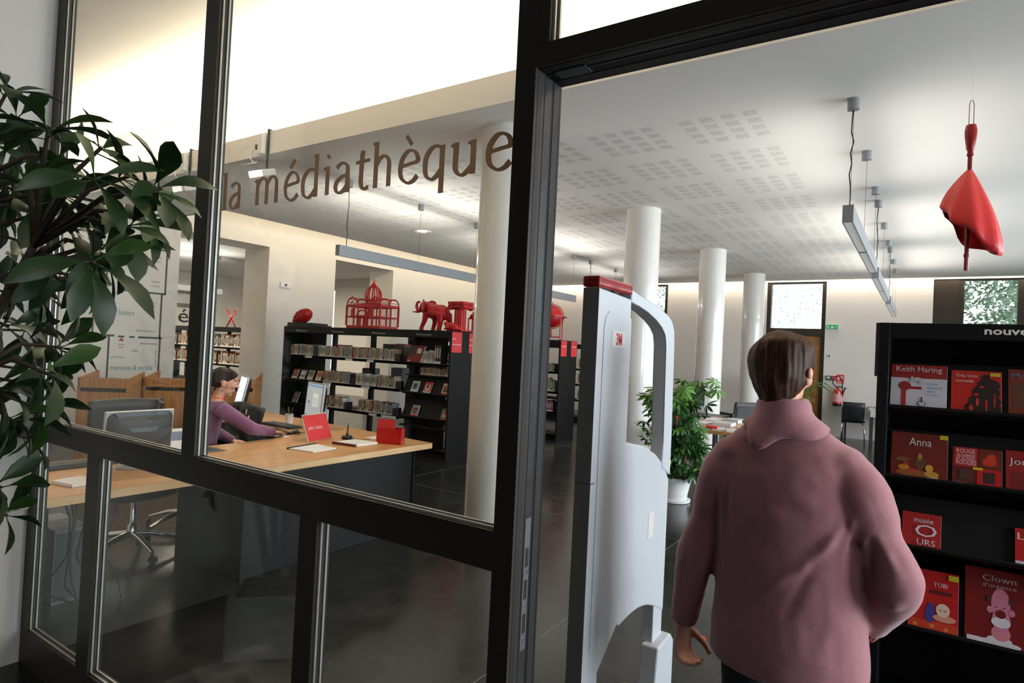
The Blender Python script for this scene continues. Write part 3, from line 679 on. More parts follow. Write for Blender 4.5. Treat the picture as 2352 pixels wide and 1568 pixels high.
# elephant
el = thing('elephant', 'red elephant sculpture with raised trunk on the shelf', 'sculpture', (-6.03, 6.95, ZT+.004), 0, gs)
mb = MB(); E_ = lambda x, z, rx, ry: ((x, 0, z), (0, ry, 0), (rx*.25, 0, rx))
mb.loft([((.29, 0, .24), (0, .02, 0), (.0, 0, .02)), ((.275, 0, .245), (0, .075, 0), (0, 0, .085)), ((.20, 0, .255), (0, .105, 0), (0, 0, .115)), ((.08, 0, .26), (0, .112, 0), (0, 0, .115)), ((-.03, 0, .285), (0, .10, 0), (0, 0, .115)),
         ((-.10, 0, .315), (0, .075, 0), (0, 0, .10)), ((-.16, 0, .34), (0, .06, 0), (0, 0, .08)), ((-.215, 0, .345), (0, .05, 0), (0, 0, .06)), ((-.245, 0, .33), (0, .03, 0), (0, 0, .035))], 16)
mb.tube([(-.20, 0, .33), (-.25, 0, .30), (-.30, 0, .305), (-.325, 0, .345), (-.315, 0, .40), (-.275, 0, .42), (-.255, 0, .40)], [.045, .036, .028, .023, .020, .017, .015], 10)
mb.tube([(-.17, 0, .30), (-.165, 0, .255), (-.15, 0, .235)], [.04, .03, .012], 8)
for (hx, hz), (kx, kz), (fx_, fz), y, r in (((-.07, .25), (-.10, .13), (-.145, .02), -.06, .043), ((.0, .23), (.0, .12), (-.02, .02), .06, .043), ((.20, .24), (.205, .12), (.19, .02), -.06, .05), ((.245, .24), (.28, .14), (.315, .02), .06, .05)):
    mb.tube([(hx, y, hz), (kx, y, kz), (fx_, y, fz+.03), (fx_-.008, y, 0)], [r*1.25, r*.85, r*.72, r*.85], 10)
solid(mb.build('body', M_red, el), .008, 3)
for s in (-1, 1):
    e = MB(); e.loft([((-.165, s*.06, .36), (.008, 0, .06), (0, .006, 0)), ((-.12, s*.10, .35), (.008, 0, .095), (0, .008, 0)), ((-.07, s*.125, .345), (.008, 0, .085), (0, .008, 0)), ((-.045, s*.13, .34), (.004, 0, .05), (0, .005, 0))], 12)
    e.build('ear', M_red, el, smooth=True)
    MB().tube([(-.225, s*.03, .30), (-.28, s*.035, .27), (-.34, s*.035, .262), (-.385, s*.03, .272)], [.014, .012, .009, .003], 8).build('tusk', M_red, el, smooth=True)
MB().tube([(.285, 0, .28), (.315, 0, .24), (.31, 0, .17), (.285, 0, .13)], [.012, .009, .008, .012], 6).build('tail', M_red, el, smooth=True)
el.scale = (1.0, 1.0, 1.02)
# ionic column capital
ic = thing('column_capital', 'red fluted classical column stub on the shelf end', 'sculpture', (-5.51, 6.95, ZT), 0, gs)
MB().box(-.135, .135, -.135, .135, 0, .02).build('base', M_red, ic, bevel=.002)
n = 64; MB().ring_tube([[Vector(((.088 if j % 4 else .076)*s*math.cos(2*PI*j/n), (.088 if j % 4 else .076)*s*math.sin(2*PI*j/n), z)) for j in range(n)] for s, z in ((1.05, .02), (1.0, .06), (.97, .31))]).build('shaft', M_red, ic)
v = MB()
for sx in (-1, 1):
    v.lathe([(.001, -.115), (.045, -.115), (.048, -.09), (.035, -.04), (.034, 0), (.035, .04), (.048, .09), (.045, .115), (.001, .115)], (sx*.105, 0, .345), 18, Matrix.Rotation(PI/2, 4, 'X'))
    v.tube([(sx*.105+.03*(1-i/22)*math.cos(i*.6), -.117, .345+.03*(1-i/22)*math.sin(i*.6)) for i in range(20)], .005, 5)
v.build('volutes', M_red, ic, smooth=50)
MB().box(-.125, .125, -.10, .10, .33, .385).box(-.14, .14, -.125, .125, .385, .42).build('abacus', M_red, ic, bevel=.004)
# crouching animal and lantern at the shelf end
cr_ = thing('animal_figure', 'small red crouching animal figure beside the red column stub', 'sculpture', (-5.47, 6.74, ZT+.002), .3, gs)
mb = MB(); mb.loft([((-.11, 0, .05), (0, .02, 0), (0, 0, .02)), ((-.09, 0, .055), (0, .045, 0), (0, 0, .05)), ((-.02, 0, .06), (0, .04, 0), (0, 0, .055)), ((.05, 0, .05), (0, .04, 0), (0, 0, .048)), ((.10, 0, .035), (0, .03, 0), (0, 0, .033)), ((.12, 0, .03), (0, .01, 0), (0, 0, .01))], 12)
mb.sphere((-.10, 0, .095), (.038, .03, .034), 10, 8)
for s in (-1, 1): mb.tube([(-.06, s*.035, .04), (-.12, s*.035, .014)], [.016, .012], 6); mb.tube([(.07, s*.035, .04), (.02, s*.045, .013)], [.018, .013], 6)
solid(mb.build('body', M_red, cr_), .007, 3)
ln = thing('lantern', 'small red metal lantern at the right end of the shelf', 'lantern', (-5.44, 7.16, ZT), 0, gs)
l = MB(); l.box(-.055, .055, -.055, .055, 0, .025)
for sx in (-1, 1):
    for sy in (-1, 1): l.box(sx*.045-.007, sx*.045+.007, sy*.045-.007, sy*.045+.007, .025, .20)
l.box(-.055, .055, -.055, .055, .19, .205); l.build('frame', M_red, ln)
MB().lathe([(.058, .205), (.05, .235), (.03, .26), (.012, .275), (.014, .29), (0, .305)], n=12).build('cap', M_red, ln, smooth=40)
# globe in its stand
gl = thing('globe', 'big red globe in a turned wooden stand on the shelf', 'globe', (-5.78, 10.02, ZT), .4, gs)
MB().sphere((0, 0, .44), .205, 28, 18).build('ball', M_red, gl, smooth=True)
MB().lathe([(.222, .425), (.285, .425), (.285, .445), (.222, .445), (.222, .425)], n=32).build('horizon_ring', M_red, gl, smooth=40)
MB().tube([(.222*math.cos(a), 0, .44+.222*math.sin(a)) for a in [2*PI*i/32 for i in range(33)]], .008, 6).build('meridian_ring', M_red, gl)
MB().lathe([(.012, .66), (.010, .68), (.004, .71), (0, .715)], n=8).build('pin', M_red, gl)
for k in range(4):
    a = PI/4+k*PI/2; MB().lathe([(.014, 0), (.012, .03)]+[((.013 if i % 2 else .009), .05+.022*i) for i in range(16)]+[(.012, .42)], (.262*math.cos(a), .262*math.sin(a), .006), 8).build('leg', M_red, gl, smooth=50)
MB().box(-.27, .27, -.011, .011, .05, .068).box(-.011, .011, -.27, .27, .05, .068).lathe([(.016, .06), (.02, .1), (.011, .14), (.014, .19), (.01, .225)], n=8).build('cross_stretcher', M_red, gl).rotation_euler = (0, 0, PI/4)
# big scissors standing in the next room
def scissors(label, x, s=1.0):
    t = thing('scissors', label, 'scissors', (x, 8.66, ZT), .25, 'red scissors in the next room')
    for sg in (-1, 1):
        m = MB(); m.tube([(sg*.12, sg*.012, .012), (0, sg*.012, .22), (-sg*.075, sg*.012, .32)], [.013, .02, .012], 8)
        m.tube([(-sg*.115+.05*math.cos(a)*.7, sg*.012, .385+.065*math.sin(a)) for a in [2*PI*i/14 for i in range(15)]], .011, 6)
        m.build('blade', M_red, t, smooth=True)
    MB().lathe([(.014, -.03), (.014, .03)], (0, 0, .22), 10, Matrix.Rotation(PI/2, 4, 'X')).build('pivot', M_red, t)
scissors('left pair of tall red scissors on the next-room shelf', -13.82); scissors('right pair of tall red scissors on the next-room shelf', -13.10)
# ------------------------------------------------------------------ pendant lamps
def pendant(label, x, y0, y1, caps, dark, power=9.5):
    t = thing('pendant_lamp', label, 'lamp', (x, 0, 2.585), 0, 'linear pendant lamps')
    m = MB(); m.box(-.035, -.029, y0, y1, 0, .125).box(.029, .035, y0, y1, 0, .125).box(-.029, .029, y0, y0+.006, 0, .125).box(-.029, .029, y1-.006, y1, 0, .125).box(-.029, .029, y0+.006, y1-.006, .06, .066)
    m.build('housing', M_lamp, t)
    ym = (y0+y1)/2
    for a, b in ((y0+.03, ym-.05), (ym+.05, y1-.03)):
        MB().box(-.027, .027, a, b, .004, .012).build('diffuser', mat('prismatic_diffuser', (216, 218, 212), .3, emit=.25, var=.04, scale=60, bump=.25, bscale=180), t)  # glow added to brighten the underside; the lamp itself only shines upward
    for k, y in enumerate(caps):
        MB().lathe([(.012, ZC-2.585-.082), (.040, ZC-2.585-.078), (.040, ZC-2.585)], (0, y, 0), 20).build('ceiling_cap', M_lamp, t, smooth=40)
        z1 = ZC-2.585-.075
        if k in dark:
            rr = random.Random(k+int(y*10))
            pts = [(rr.uniform(-.012, .012), y+rr.uniform(-.01, .01), lerp(.125, z1, i/9)) for i in range(10)]; pts[0] = (0, y, .12); pts[-1] = (0, y, z1+.01)
            MB().tube(pts, .0045, 6).build('power_cable', M_wire, t, smooth=True)
        MB().tube([(.004, y, .12), (.004, y, z1+.01)], .0016, 5).build('suspension_wire', M_wire, t)
    for sg in (-1, 1): area('uplight', (x+sg*.02, ym, 2.585+.15), (.04, y1-y0-.3), (0, PI+sg*.85, 0), power, FLUO, 118)
    return t
pendant('nearest pendant of the right row, hung before the red umbrella', -.478, 4.96, 7.72, (5.05, 6.33, 7.63), (0,), 7.5)
pendant('second pendant of the right row from the doorway', -.485, 8.14, 10.94, (8.24, 9.54, 10.86), (0,))
pendant('farthest pendant of the right row near the back wall', -.487, 11.38, 14.1, (11.49, 12.77, 14.0), (0,))
pendant('nearest pendant of the left row, hung before the openings', -5.79, 4.92, 7.68, (5.05, 6.32, 7.59), (0,), 16)
pendant('second pendant of the left row, left of the detection gate top', -5.75, 8.10, 10.83, (8.2, 9.48, 10.72), (0,), 16)
pendant('farthest pendant of the left row behind the detection gate', -5.75, 11.3, 14.0, (11.46, 12.7, 13.9), (0,))
pendant('pendant hung in the neighbouring reading room', -14.2, 6.0, 8.6, (6.1, 7.3, 8.5), (0,), 24)
def downlight(label, x, y):
    t = thing('ceiling_light', label, 'ceiling light', (x, y, ZC), 0, 'round recessed ceiling lights')
    MB().lathe([(.09, -.002), (.145, -.014), (.15, -.004), (.15, 0)], n=24).build('rim', M_white, t, smooth=40)
    MB().lathe([(0, -.004), (.09, -.004), (.09, -.001)], n=24).build('lens', mat('warm_lit_lens', (255, 214, 160), .4, emit=2.2), t)
downlight('round recessed light in the ceiling beyond the nearest left pendant', -7.09, 7.8)
# clip-on spotlights on the light trough
def spot(label, x, on):
    t = thing('spotlight', label, 'spotlight', (x, 3.945, 3.5), 0, 'clip-on spotlights on the light trough')
    MB().box(-.012, .012, -.014, -.002, -.17, .26).box(-.012, .012, -.014, .06, .248, .26).build('bracket', M_blackp, t)
    MB().box(-.11, -.035, -.06, -.005, .0, .21).build('ballast', M_white, t, bevel=.006)
    MB().box(-.17, -.105, -.05, -.02, .06, .11).build('plug', M_blackp, t, bevel=.006)
    MB().tube([(-.16, -.035, .08), (-.23, -.05, .03), (-.2, -.07, -.05), (-.12, -.08, -.10)], .006, 6).build('cable', M_white, t, smooth=True)
    h = MB().box(-.13, .09, -.20, -.03, -.22, -.15).build('lamp_head', mat('pale_lamp_head', (206, 204, 198), .35), t, bevel=.01); h.rotation_euler = (.35, 0, .12)
    M = Matrix.Rotation(.35, 4, 'X')
    f = MB(); f.prism([(-.085, -.03), (.085, -.03), (.085, .03), (-.085, .03)], M @ frame((-.02, -.205, -.185), (1, 0, 0), (0, 0, 1)), .01)
    f.build('lens', mat('lit_lens' if on else 'faint_glow_lens', (255, 250, 238), .2, emit=14 if on else .6), t)  # the switched-off lens is given a faint glow too
    MB().box(-.15, .11, -.21, -.20, -.16, -.15).build('visor', M_silver, t)
    if on:
        d = bpy.data.lights.new('spot_beam', 'SPOT'); d.energy = 90; d.spot_size = 1.5; d.spot_blend = .6; d.color = (1, .93, .82); d.shadow_soft_size = .05
        o = bpy.data.objects.new('spot_beam', d); COL.objects.link(o); o.location = (x, 3.68, 3.3); o.rotation_euler = (-.5, 0, .5)
spot('lit clip-on spotlight hanging beside the m of the lettering', -5.80, True); spot('clip-on spotlight left of the broad glazing mullion', -7.30, False)

# ------------------------------------------------------------------ service desk
dk = thing('service_desk', 'long beech service desk with black front, behind the glass', 'desk', (0, 0, 0))
top = [(-3.46, 1.27), (-3.46, 4.07), (-6.45, 4.36), (-6.45, 3.66), (-4.95, 3.62), (-4.66, 3.56), (-4.52, 3.44), (-4.45, 3.25), (-4.41, 2.9), (-4.41, 1.27)]
top = top[::-1]
MB().prism(top, Matrix.Translation((0, 0, .737)), .003).build('worktop', M_beech, dk)
MB().prism(top, Matrix.Translation((0, 0, .695)), .042).build('edge_band', M_beech_edge, dk)
MB().box(-3.62, -3.60, 2.42, 3.98, .0, .695).build('front_panel', M_black, dk, bevel=.002)
MB().box(-4.36, -3.58, 2.40, 2.43, 0, .695).build('side_panel', M_black, dk); MB().box(-4.4, -3.58, 1.30, 1.33, 0, .695).build('side_panel', M_black, dk)
MB().box(-6.35, -3.62, 4.02, 4.04, .02, .695).build('front_panel', M_black, dk); MB().box(-6.4, -6.37, 3.72, 4.3, 0, .695).build('side_panel', M_black, dk)
MB().box(-4.36, -4.14, 2.46, 2.62, .7395, .7425).build('cable_flap', M_greyp, dk)
MB().box(-4.33, -4.2, 2.49, 2.59, .7425, .744).build('cable_slot', M_gasket, dk)
# flat screens
def monitor(name, label, x, y, rz, w, h, lift, screen, back, group=None, tilt=.08):
    """the screen looks along local -y"""
    t = thing(name, label, 'computer screen', (x, y, .7405), rz, group)
    MB().lathe([(.11, 0), (.115, .008), (.10, .02), (.05, .026), (0, .026)], n=28).build('base', M_silver, t, smooth=50).scale = (1, .85, 1)
    MB().box(-.028, .028, .015, .045, .02, lift+.12).build('stem', M_greyp, t, bevel=.006)
    R = Matrix.Rotation(-tilt, 4, 'X')
    M = Matrix.Translation((0, 0, lift)) @ R
    a = MB().box(-w/2, w/2, -.022, .0, 0, h).build('bezel', M_silver, t, bevel=.004); a.matrix_local = M
    b = MB(); b.loft([((0, 0, h/2), (w/2-.006, 0, 0), (0, 0, h/2-.006), .25), ((0, .03, h/2), (w/2-.03, 0, 0), (0, 0, h/2-.03), .3), ((0, .045, h/2-.01), (w/2-.08, 0, 0), (0, 0, h/2-.06), .3)], 24)
    b = b.build('back_cover', back, t, smooth=40); b.matrix_local = M
    k = MB(); k.add([(-w*.40, .014, h*.94), (w*.40, .014, h*.94), (w*.17, .046, h*.60), (-w*.17, .046, h*.60), (-w*.40, .02, h*.98), (w*.40, .02, h*.98), (w*.17, .052, h*.60), (-w*.17, .052, h*.60)], [(0, 1, 2, 3), (4, 7, 6, 5), (0, 4, 5, 1), (1, 5, 6, 2), (2, 6, 7, 3), (3, 7, 4, 0)])
    k = k.build('back_inset', mat('blue_grey_plastic', (70, 80, 96), .45), t); k.matrix_local = M
    s = MB(); s.add([(-w/2+.014, -.0225, .014), (w/2-.014, -.0225, .014), (w/2-.014, -.0225, h-.014), (-w/2+.014, -.0225, h-.014)], [(0, 1, 2, 3)])
    s = s.build('screen', screen, t); s.matrix_local = M
    return t, M
M_scr = mat('lit_screen', (168, 176, 182), .3, emit=.55); M_scrb = mat('bright_screen', (214, 228, 240), .3, emit=1.0)
m1, _ = monitor('computer_screen', 'dark back of a flat screen on the near end of the desk', -3.955, 1.915, -PI/2+.02, .40, .30, .045, M_scr, M_greyp)
m2, MM = monitor('computer_screen', 'grey lit flat screen with a white side edge, behind red card', -4.87, 3.96, -.30, .40, .33, .09, M_scr, M_blackp)
for x, z, a, b, c in ((-.185, .285, .37, .02, (120, 150, 190)), (-.03, .10, .14, .13, (206, 208, 206)), (-.015, .2, .09, .012, (226, 214, 150)), (-.13, .12, .03, .03, (90, 96, 104)), (-.02, .16, .1, .01, (150, 154, 158)), (-.02, .13, .1, .01, (150, 154, 158))):
    o = MB().add([(x, -.0232, z), (x+a, -.0232, z), (x+a, -.0232, z+b), (x, -.0232, z+b)], [(0, 1, 2, 3)]).build('screen_window', mat('screen_%d_%d_%d' % c, c, .3, emit=.5), m2); o.matrix_local = MM
m3, _ = monitor('computer_screen', 'bright screen seen edge-on behind the seated woman', -6.12, 3.98, -.42, .40, .32, .09, M_scrb, M_blackp, tilt=.2)
def keyboard(label, x, y, rz):
    t = thing('keyboard', label, 'keyboard', (x, y, .7405), rz)
    MB().box(-.22, .22, -.075, .075, 0, .018).build('body', M_blackp, t, bevel=.005)
    k = MB()
    for i in range(20):
        for j in range(6): k.box(-.212+.0212*i, -.212+.0212*i+.018, -.066+.0215*j, -.066+.0215*j+.018, .018, .025)
    stuff(k.build('keys', mat('key_plastic', (36, 36, 38), .4), t))
keyboard('black keyboard in front of the woman under her reaching hand', -5.02, 3.715, -.05); keyboard('black keyboard at the near end of the desk', -4.2, 1.72, PI/2)
ms = thing('computer_mouse', 'black computer mouse under the seated woman\'s hand', 'mouse', (-4.555, 3.50, .7405), -.2)
mb = MB(); mb.loft([((0, -.055, .008), (.02, 0, 0), (0, 0, .008)), ((0, -.04, .012), (.03, 0, 0), (0, 0, .012)), ((0, 0, .017), (.031, 0, 0), (0, 0, .017)), ((0, .04, .014), (.028, 0, 0), (0, 0, .013)), ((0, .056, .008), (.016, 0, 0), (0, 0, .007))], 14); mb.build('shell', M_blackp, ms, smooth=True)
MB().lathe([(.008, -.004), (.008, .004)], (0, .03, .029), 10, Matrix.Rotation(PI/2, 4, 'Y')).build('wheel', M_greyp, ms)
MB().tube([(0, .055, .008), (-.02, .12, .005), (-.12, .2, .005), (-.2, .24, .005)], .003, 6).build('mouse_cable', M_blackp, ms)
slab('paper_slip', 'small white paper slip beside the black mouse', 'paper', (-4.50, 3.34, .7405), (.12, .08, .001), M_paper, .3)
# lending / return card in its clear stand
sg = thing('desk_sign', 'red card reading pret retour in a clear stand on the desk', 'sign', (-4.10, 3.30, .7405), 0)
u = Vector((-.24, .97, 0)).normalized(); nrm = Vector((.97, .24, 0)); up = (Vector((0, 0, 1))*.95-nrm*.36).normalized()
M = frame((0, 0, .004), u, up)
acr = glass_mat('clear_acrylic', (.93, .95, .95, 1))
MB().prism([(-.008, -.003), (.308, -.003), (.308, .222), (-.008, .222)], M @ Matrix.Translation((0, 0, -.004)), .003).build('card_holder', acr, sg)
MB().prism([(0, .002), (.30, .002), (.30, .215), (0, .215)], M, .002).build('card', M_redp, sg)
text_mesh('prêt / retour', .042, M @ Matrix.Translation((.03, .095, .0024)), M_wprint, 'lettering', sg, width=.185)
MB().prism([(-.008, 0), (.308, 0), (.308, .21), (-.008, .21)], frame(-nrm*.16+Vector((0, 0, .001)), u, (Vector((0, 0, 1))*.94+nrm*.36).normalized()), .003).build('rear_leg', acr, sg)
MB().tube([M @ Vector((-.008, .222, 0)), M @ Vector((.308, .222, 0))], .0035, 6).build('top_edge', mat('bright_edge', (220, 216, 208), .3), sg)
MB().tube([M @ Vector((-.008, -.002, 0)), M @ Vector((-.008, .222, 0))], .0025, 6).build('side_edge', MATS['bright_edge'], sg)
# notepads, card, pen, red box, pen pot
na = thing('notepad', 'white spiral notepad with black binding, nearest on the desk', 'notepad', (-3.83, 3.12, .7405), .05)
MB().prism([(-.10, -.14), (.13, -.11), (.11, .13), (-.13, .15)], Matrix.Identity(4), .008).build('pages', M_paper, na)
MB().tube([(-.107, -.145, .008), (-.135, .155, .008)], .008, 8).build('spiral_binding', M_blackp, na)
MB().prism([(-.02, -.06), (-.012, -.06), (-.02, .06), (-.028, .06)], Matrix.Translation((0, 0, .0082)), .0003).build('print', mat('faint_grey_print', (196, 194, 194), .8), na)
nb = thing('notepad', 'white notepad with dark red spine beside the pen stand', 'notepad', (-3.82, 3.54, .7405), .1)
MB().prism([(-.125, -.12), (.10, -.10), (.125, .12), (-.10, .11)], Matrix.Identity(4), .016).build('pages', M_paper, nb)
MB().box(-.13, .11, -.135, -.115, 0, .018).build('spine', mat('maroon_spine', (92, 34, 36), .5), nb)
MB().prism([(-.05, -.01), (.05, -.01), (.05, .0), (-.05, .0)], Matrix.Translation((0, 0, .0162)), .0003).build('print', MATS['faint_grey_print'], nb)
slab('paper_slip', 'white card lying on the desk left of the red box', 'paper', (-3.98, 3.90, .7405), (.10, .15, .001), M_paper, .2)
pn = thing('pen_stand', 'black counter pen upright in its round base', 'pen', (-4.06, 3.66, .7405))
MB().lathe([(.046, 0), (.046, .022), (.038, .030), (.012, .032), (.010, .05), (0, .05)], n=20).build('base', M_blackp, pn, smooth=40)
MB().tube([(0, 0, .04), (.004, .002, .115)], .006, 8).build('pen_barrel', M_blackp, pn); MB().tube([(.004, .002, .115), (.006, .003, .135), (.012, .006, .145)], [.005, .004, .003], 8).build('pen_tip', M_chrome, pn)
MB().tube([(.04, 0, .01), (.1, .05, .003), (.14, .13, .003)], .002, 5).build('cord', M_blackp, pn)
M_redacr = mat('red_acrylic', (222, 24, 30), .15, trans=.35, spec=.5)
rb = thing('leaflet_box', 'red acrylic box with a taller red back card on desk corner', 'box', (-3.67, 3.78, .7405), .45)
w, d, h = .105, .05, .125
for a in ((-w, w, -d, -d+.004, 0, h), (-w, w, d-.004, d, 0, h), (-w, -w+.004, -d, d, 0, h), (w-.004, w, -d, d, 0, h), (-w, w, -d, d, 0, .004)): MB().box(*a).build('side', M_redacr, rb)
MB().box(-w-.0, w-.06, -d+.012, -d+.015, .004, .20).build('back_card', mat('red_card', (206, 44, 50), .5), rb)
pc = thing('pen_pot', 'white pen pot with two pens behind the keyboard', 'pen pot', (-5.16, 3.90, .7405))
MB().lathe([(.036, 0), (.040, .095), (.037, .095), (.034, .004), (0, .004)], n=18).build('pot', M_white, pc, smooth=40)
for k, (a, c) in enumerate((((-.03, .01), (90, 150, 70)), ((.03, .01), (110, 70, 160)), ((.02, -.02), (40, 40, 44)))):
    MB().tube([(0, 0, .01), (a[0]*1.2, a[1], .16)], .004, 6).build('pen', mat('pen_%d' % k, c, .4), pc)
slab('paper_stack', 'white folded papers near the desk end, lower left pane', 'paper', (-3.72, 1.50, .7405), (.17, .15, .018), M_paper, .2)
dh = thing('document_holder', 'white leaflet upright on the desk beside the broad mullion', 'leaflet', (-4.12, 2.26, .7405), .25)
MB().prism([(-.10, 0), (.10, 0), (.10, .19), (-.10, .19)], frame((0, 0, .0), (.35, .94, 0), (-.25, .1, .96)), .003).build('sheet', M_paper, dh)
MB().prism([(-.09, .11), (.09, .11), (.09, .17), (-.09, .17)], frame((.004, -.001, .0), (.35, .94, 0), (-.25, .1, .96)), .0005).build('print', mat('blue_grey_print', (120, 130, 150), .6), dh)
# under the near end of the desk: tower and cables
tw = thing('computer_tower', 'grey computer tower under the near end of the desk', 'computer', (-4.22, 1.62, 0))
MB().box(-.2, .2, -.09, .09, 0, .42).build('case', mat('tower_grey', (120, 126, 136), .5), tw, bevel=.006); MB().box(.2, .206, -.08, .08, .02, .40).build('back_plate', M_greyp, tw)
cb = MB(); rr = random.Random(8)
for k in range(6):
    y = 1.52+.05*k; cb.tube([(-3.99+rr.uniform(0, .02), y, .69), (-3.93, y+rr.uniform(-.05, .05), .5), (-3.9+rr.uniform(-.03, .03), y+rr.uniform(-.1, .1), .3), (-3.96, y+rr.uniform(-.08, .08), .12), (-3.85+rr.uniform(-.1, .1), y+rr.uniform(-.1, .1), .012)], .006, 6)
tag(stuff(cb.build('cable_tangle', M_blackp, smooth=True)), 'tangle of black cables hanging under the desk end', 'cables')

# ------------------------------------------------------------------ office chairs
def office_chair(label, x, y, rz, mesh_top=False, back_h=.45, grp='black office chairs'):
    """faces local +y"""
    t = thing('office_chair', label, 'chair', (x, y, 0), rz, grp)
    for k in range(5):
        a = 2*PI*k/5+.3; c, s = math.cos(a), math.sin(a)
        MB().tube([(.03*c, .03*s, .145), (.14*c, .14*s, .13), (.30*c, .30*s, .075)], [.022, .020, .013], 8).build('base_arm', M_chrome, t, smooth=50)
        MB().lathe([(.026, -.018), (.028, 0), (.026, .018)], (.31*c, .31*s, .028), 12, Matrix.Rotation(PI/2, 4, 'X')).tube([(.30*c, .30*s, .075), (.30*c, .30*s, .04)], .008, 6).build('castor', M_blackp, t)
    MB().lathe([(.03, .12), (.03, .2), (.022, .21), (.016, .22), (.016, .40)], n=14).build('gas_column', M_chrome, t, smooth=40)
    s = MB(); s.loft([((0, 0, .41), (.21, 0, 0), (0, .20, 0), .5), ((0, 0, .43), (.24, 0, 0), (0, .23, 0), .5), ((0, 0, .47), (.24, 0, 0), (0, .23, 0), .5), ((0, 0, .485), (.20, 0, 0), (0, .19, 0), .5)], 24); s.build('seat', M_blackp, t, smooth=50)
    MB().tube([(0, -.15, .41), (0, -.26, .42), (0, -.29, .52), (0, -.26, .7)], .018, 8).build('back_support', M_blackp, t, smooth=True)
    z0, z1 = .56, .56+back_h; vs = []; nx, nz = 13, 9
    fs = []
    for j in range(nz):
        for i in range(nx):
            u = 2*i/(nx-1)-1; v = j/(nz-1); w = lerp(.20, .235, v); arch = .045*(1-u*u) if mesh_top else .012*(1-u*u)
            vs.append((u*w, -.235-.03*math.sin(v*PI)+.035*u*u, lerp(z0, z1, v)+arch*v))
    for j in range(nz-1):
        for i in range(nx-1):
            if mesh_top and j == nz-3 and 3 <= i <= 8 and i % 2: continue
            if mesh_top and j == nz-4 and 3 <= i <= 8 and not i % 2: continue
            a = j*nx+i; fs.append((a, a+1, a+nx+1, a+nx))
    b = MB().add(vs, fs).build('backrest', mat('black_chair_shell', (34, 34, 36), .55), t, smooth=True)
    so = b.modifiers.new('thick', 'SOLIDIFY'); so.thickness = .022; so.offset = 0
    return t
office_chair('grey-black office chair with a square back at near desk end', -4.60, 2.22, -PI/2, back_h=.50)
ch2 = office_chair('black office chair the woman sits on', -4.95, 2.79, -.45, back_h=.58); ch2.scale = (1, 1, .90)
office_chair('empty black chair with perforated curved back beside the woman', -5.08, 3.56, .12, True, back_h=.38)

# ------------------------------------------------------------------ wooden catalogue stands by the map wall
def stand(label, x, y, rz):
    t = thing('catalogue_stand', label, 'stand', (x, y, 0), rz, 'wooden catalogue stands')
    w, d = .25, .26                                            # front looks along local -y
    for sx in (-1, 1):
        MB().prism([(-d, 0), (d, 0), (d, 1.10), (-d, 1.04)], frame((sx*w+(.0 if sx > 0 else .02), 0, 0), (0, 1, 0), (0, 0, 1)), .02 if sx < 0 else .02).build('side_panel', M_oak, t)
    MB().box(-w+.02, w, -d, -d+.02, .93, 1.04).build('top_panel', M_oak, t); MB().box(-w+.02, w, -d, -d+.02, .03, .885).build('front_panel', M_oak, t)
    MB().box(-w+.02, w, -d+.03, -d+.05, .88, .94).build('slot', M_gasket, t); MB().box(-w+.02, w, d-.02, d, .03, 1.0).build('back_panel', M_oak, t); MB().box(-w+.02, w, -d+.05, d-.02, .74, .76).build('inner_shelf', M_oak, t)
stand('left wooden catalogue stand against the plan wall', -7.72, 3.40, .82); stand('right wooden catalogue stand beside the broad mullion', -7.66, 4.06, .80)
stand('wooden stand behind the seated woman\'s head', -7.0, 4.72, .80)
for o in list(bpy.data.objects):
    if o.name == 'catalogue_stand.002': o.location.x = -7.35

# ------------------------------------------------------------------ plan of the library on the left wall
pm = thing('wall_plan', 'line plan of the library drawn on the left wall', 'plan', (XW+.0012, 0, 0))
M_pl = mat('grey_plan_line', (62, 68, 72), .7); M_teal = mat('teal_print', (84, 142, 156), .7); M_gp = mat('grey_small_print', (120, 118, 120), .7); M_cr = mat('crimson_print', (150, 54, 84), .7)
def pline(y0, z0, y1, z1, w=.028): MB().box(0, .0016, min(y0, y1)-w/2, max(y0, y1)+w/2, min(z0, z1)-w/2, max(z0, z1)+w/2).build('plan_line', M_pl, pm)
for a in ((4.36, 2.90, 5.23, 2.90), (5.23, 2.90, 5.23, 2.20), (5.23, 2.20, 4.92, 2.20), (4.82, 2.20, 4.76, 2.20), (4.66, 2.20, 4.60, 2.20), (5.18, 2.20, 5.18, 1.49), (4.21, 2.20, 4.21, 1.49), (4.21, 2.20, 4.36, 2.20),
          (4.21, 1.50, 4.50, 1.50), (4.58, 1.49, 4.64, 1.49), (4.74, 1.49, 4.79, 1.49), (4.87, 1.49, 5.21, 1.49), (4.44, 1.49, 4.44, .80), (5.19, 1.49, 5.19, .80), (4.44, .80, 5.19, .80), (4.36, 2.90, 4.36, 2.20)): pline(*a)
def ptext(s, y, z, size, m, wd=None, vert=False):
    text_mesh(s, size, frame((.0018, y, z), (0, 1, 0) if not vert else (0, 0, -1), (0, 0, 1) if not vert else (0, 1, 0)), m, 'lettering', pm, width=wd)
ptext('fiction', 4.56, 2.57, .12, M_teal, .26); ptext('loisirs', 4.56, 1.82, .12, M_teal, .22); ptext('mémoires & société', 4.48, .98, .11, M_teal, .62)
ptext('romans', 5.01, 2.76, .05, M_gp, .13); ptext('adultes', 5.03, 2.69, .05, M_gp, .11); ptext('espace', 5.01, 2.37, .05, M_gp, .12); ptext('travail', 5.01, 2.30, .05, M_gp, .12)
ptext('espace', 4.98, 2.04, .05, M_gp, .12); ptext('multimédia', 4.88, 1.98, .05, M_gp, .22); ptext('documentaires', 4.82, 1.58, .05, M_gp, .28); ptext('CD', 4.30, 1.60, .05, M_gp, .07)
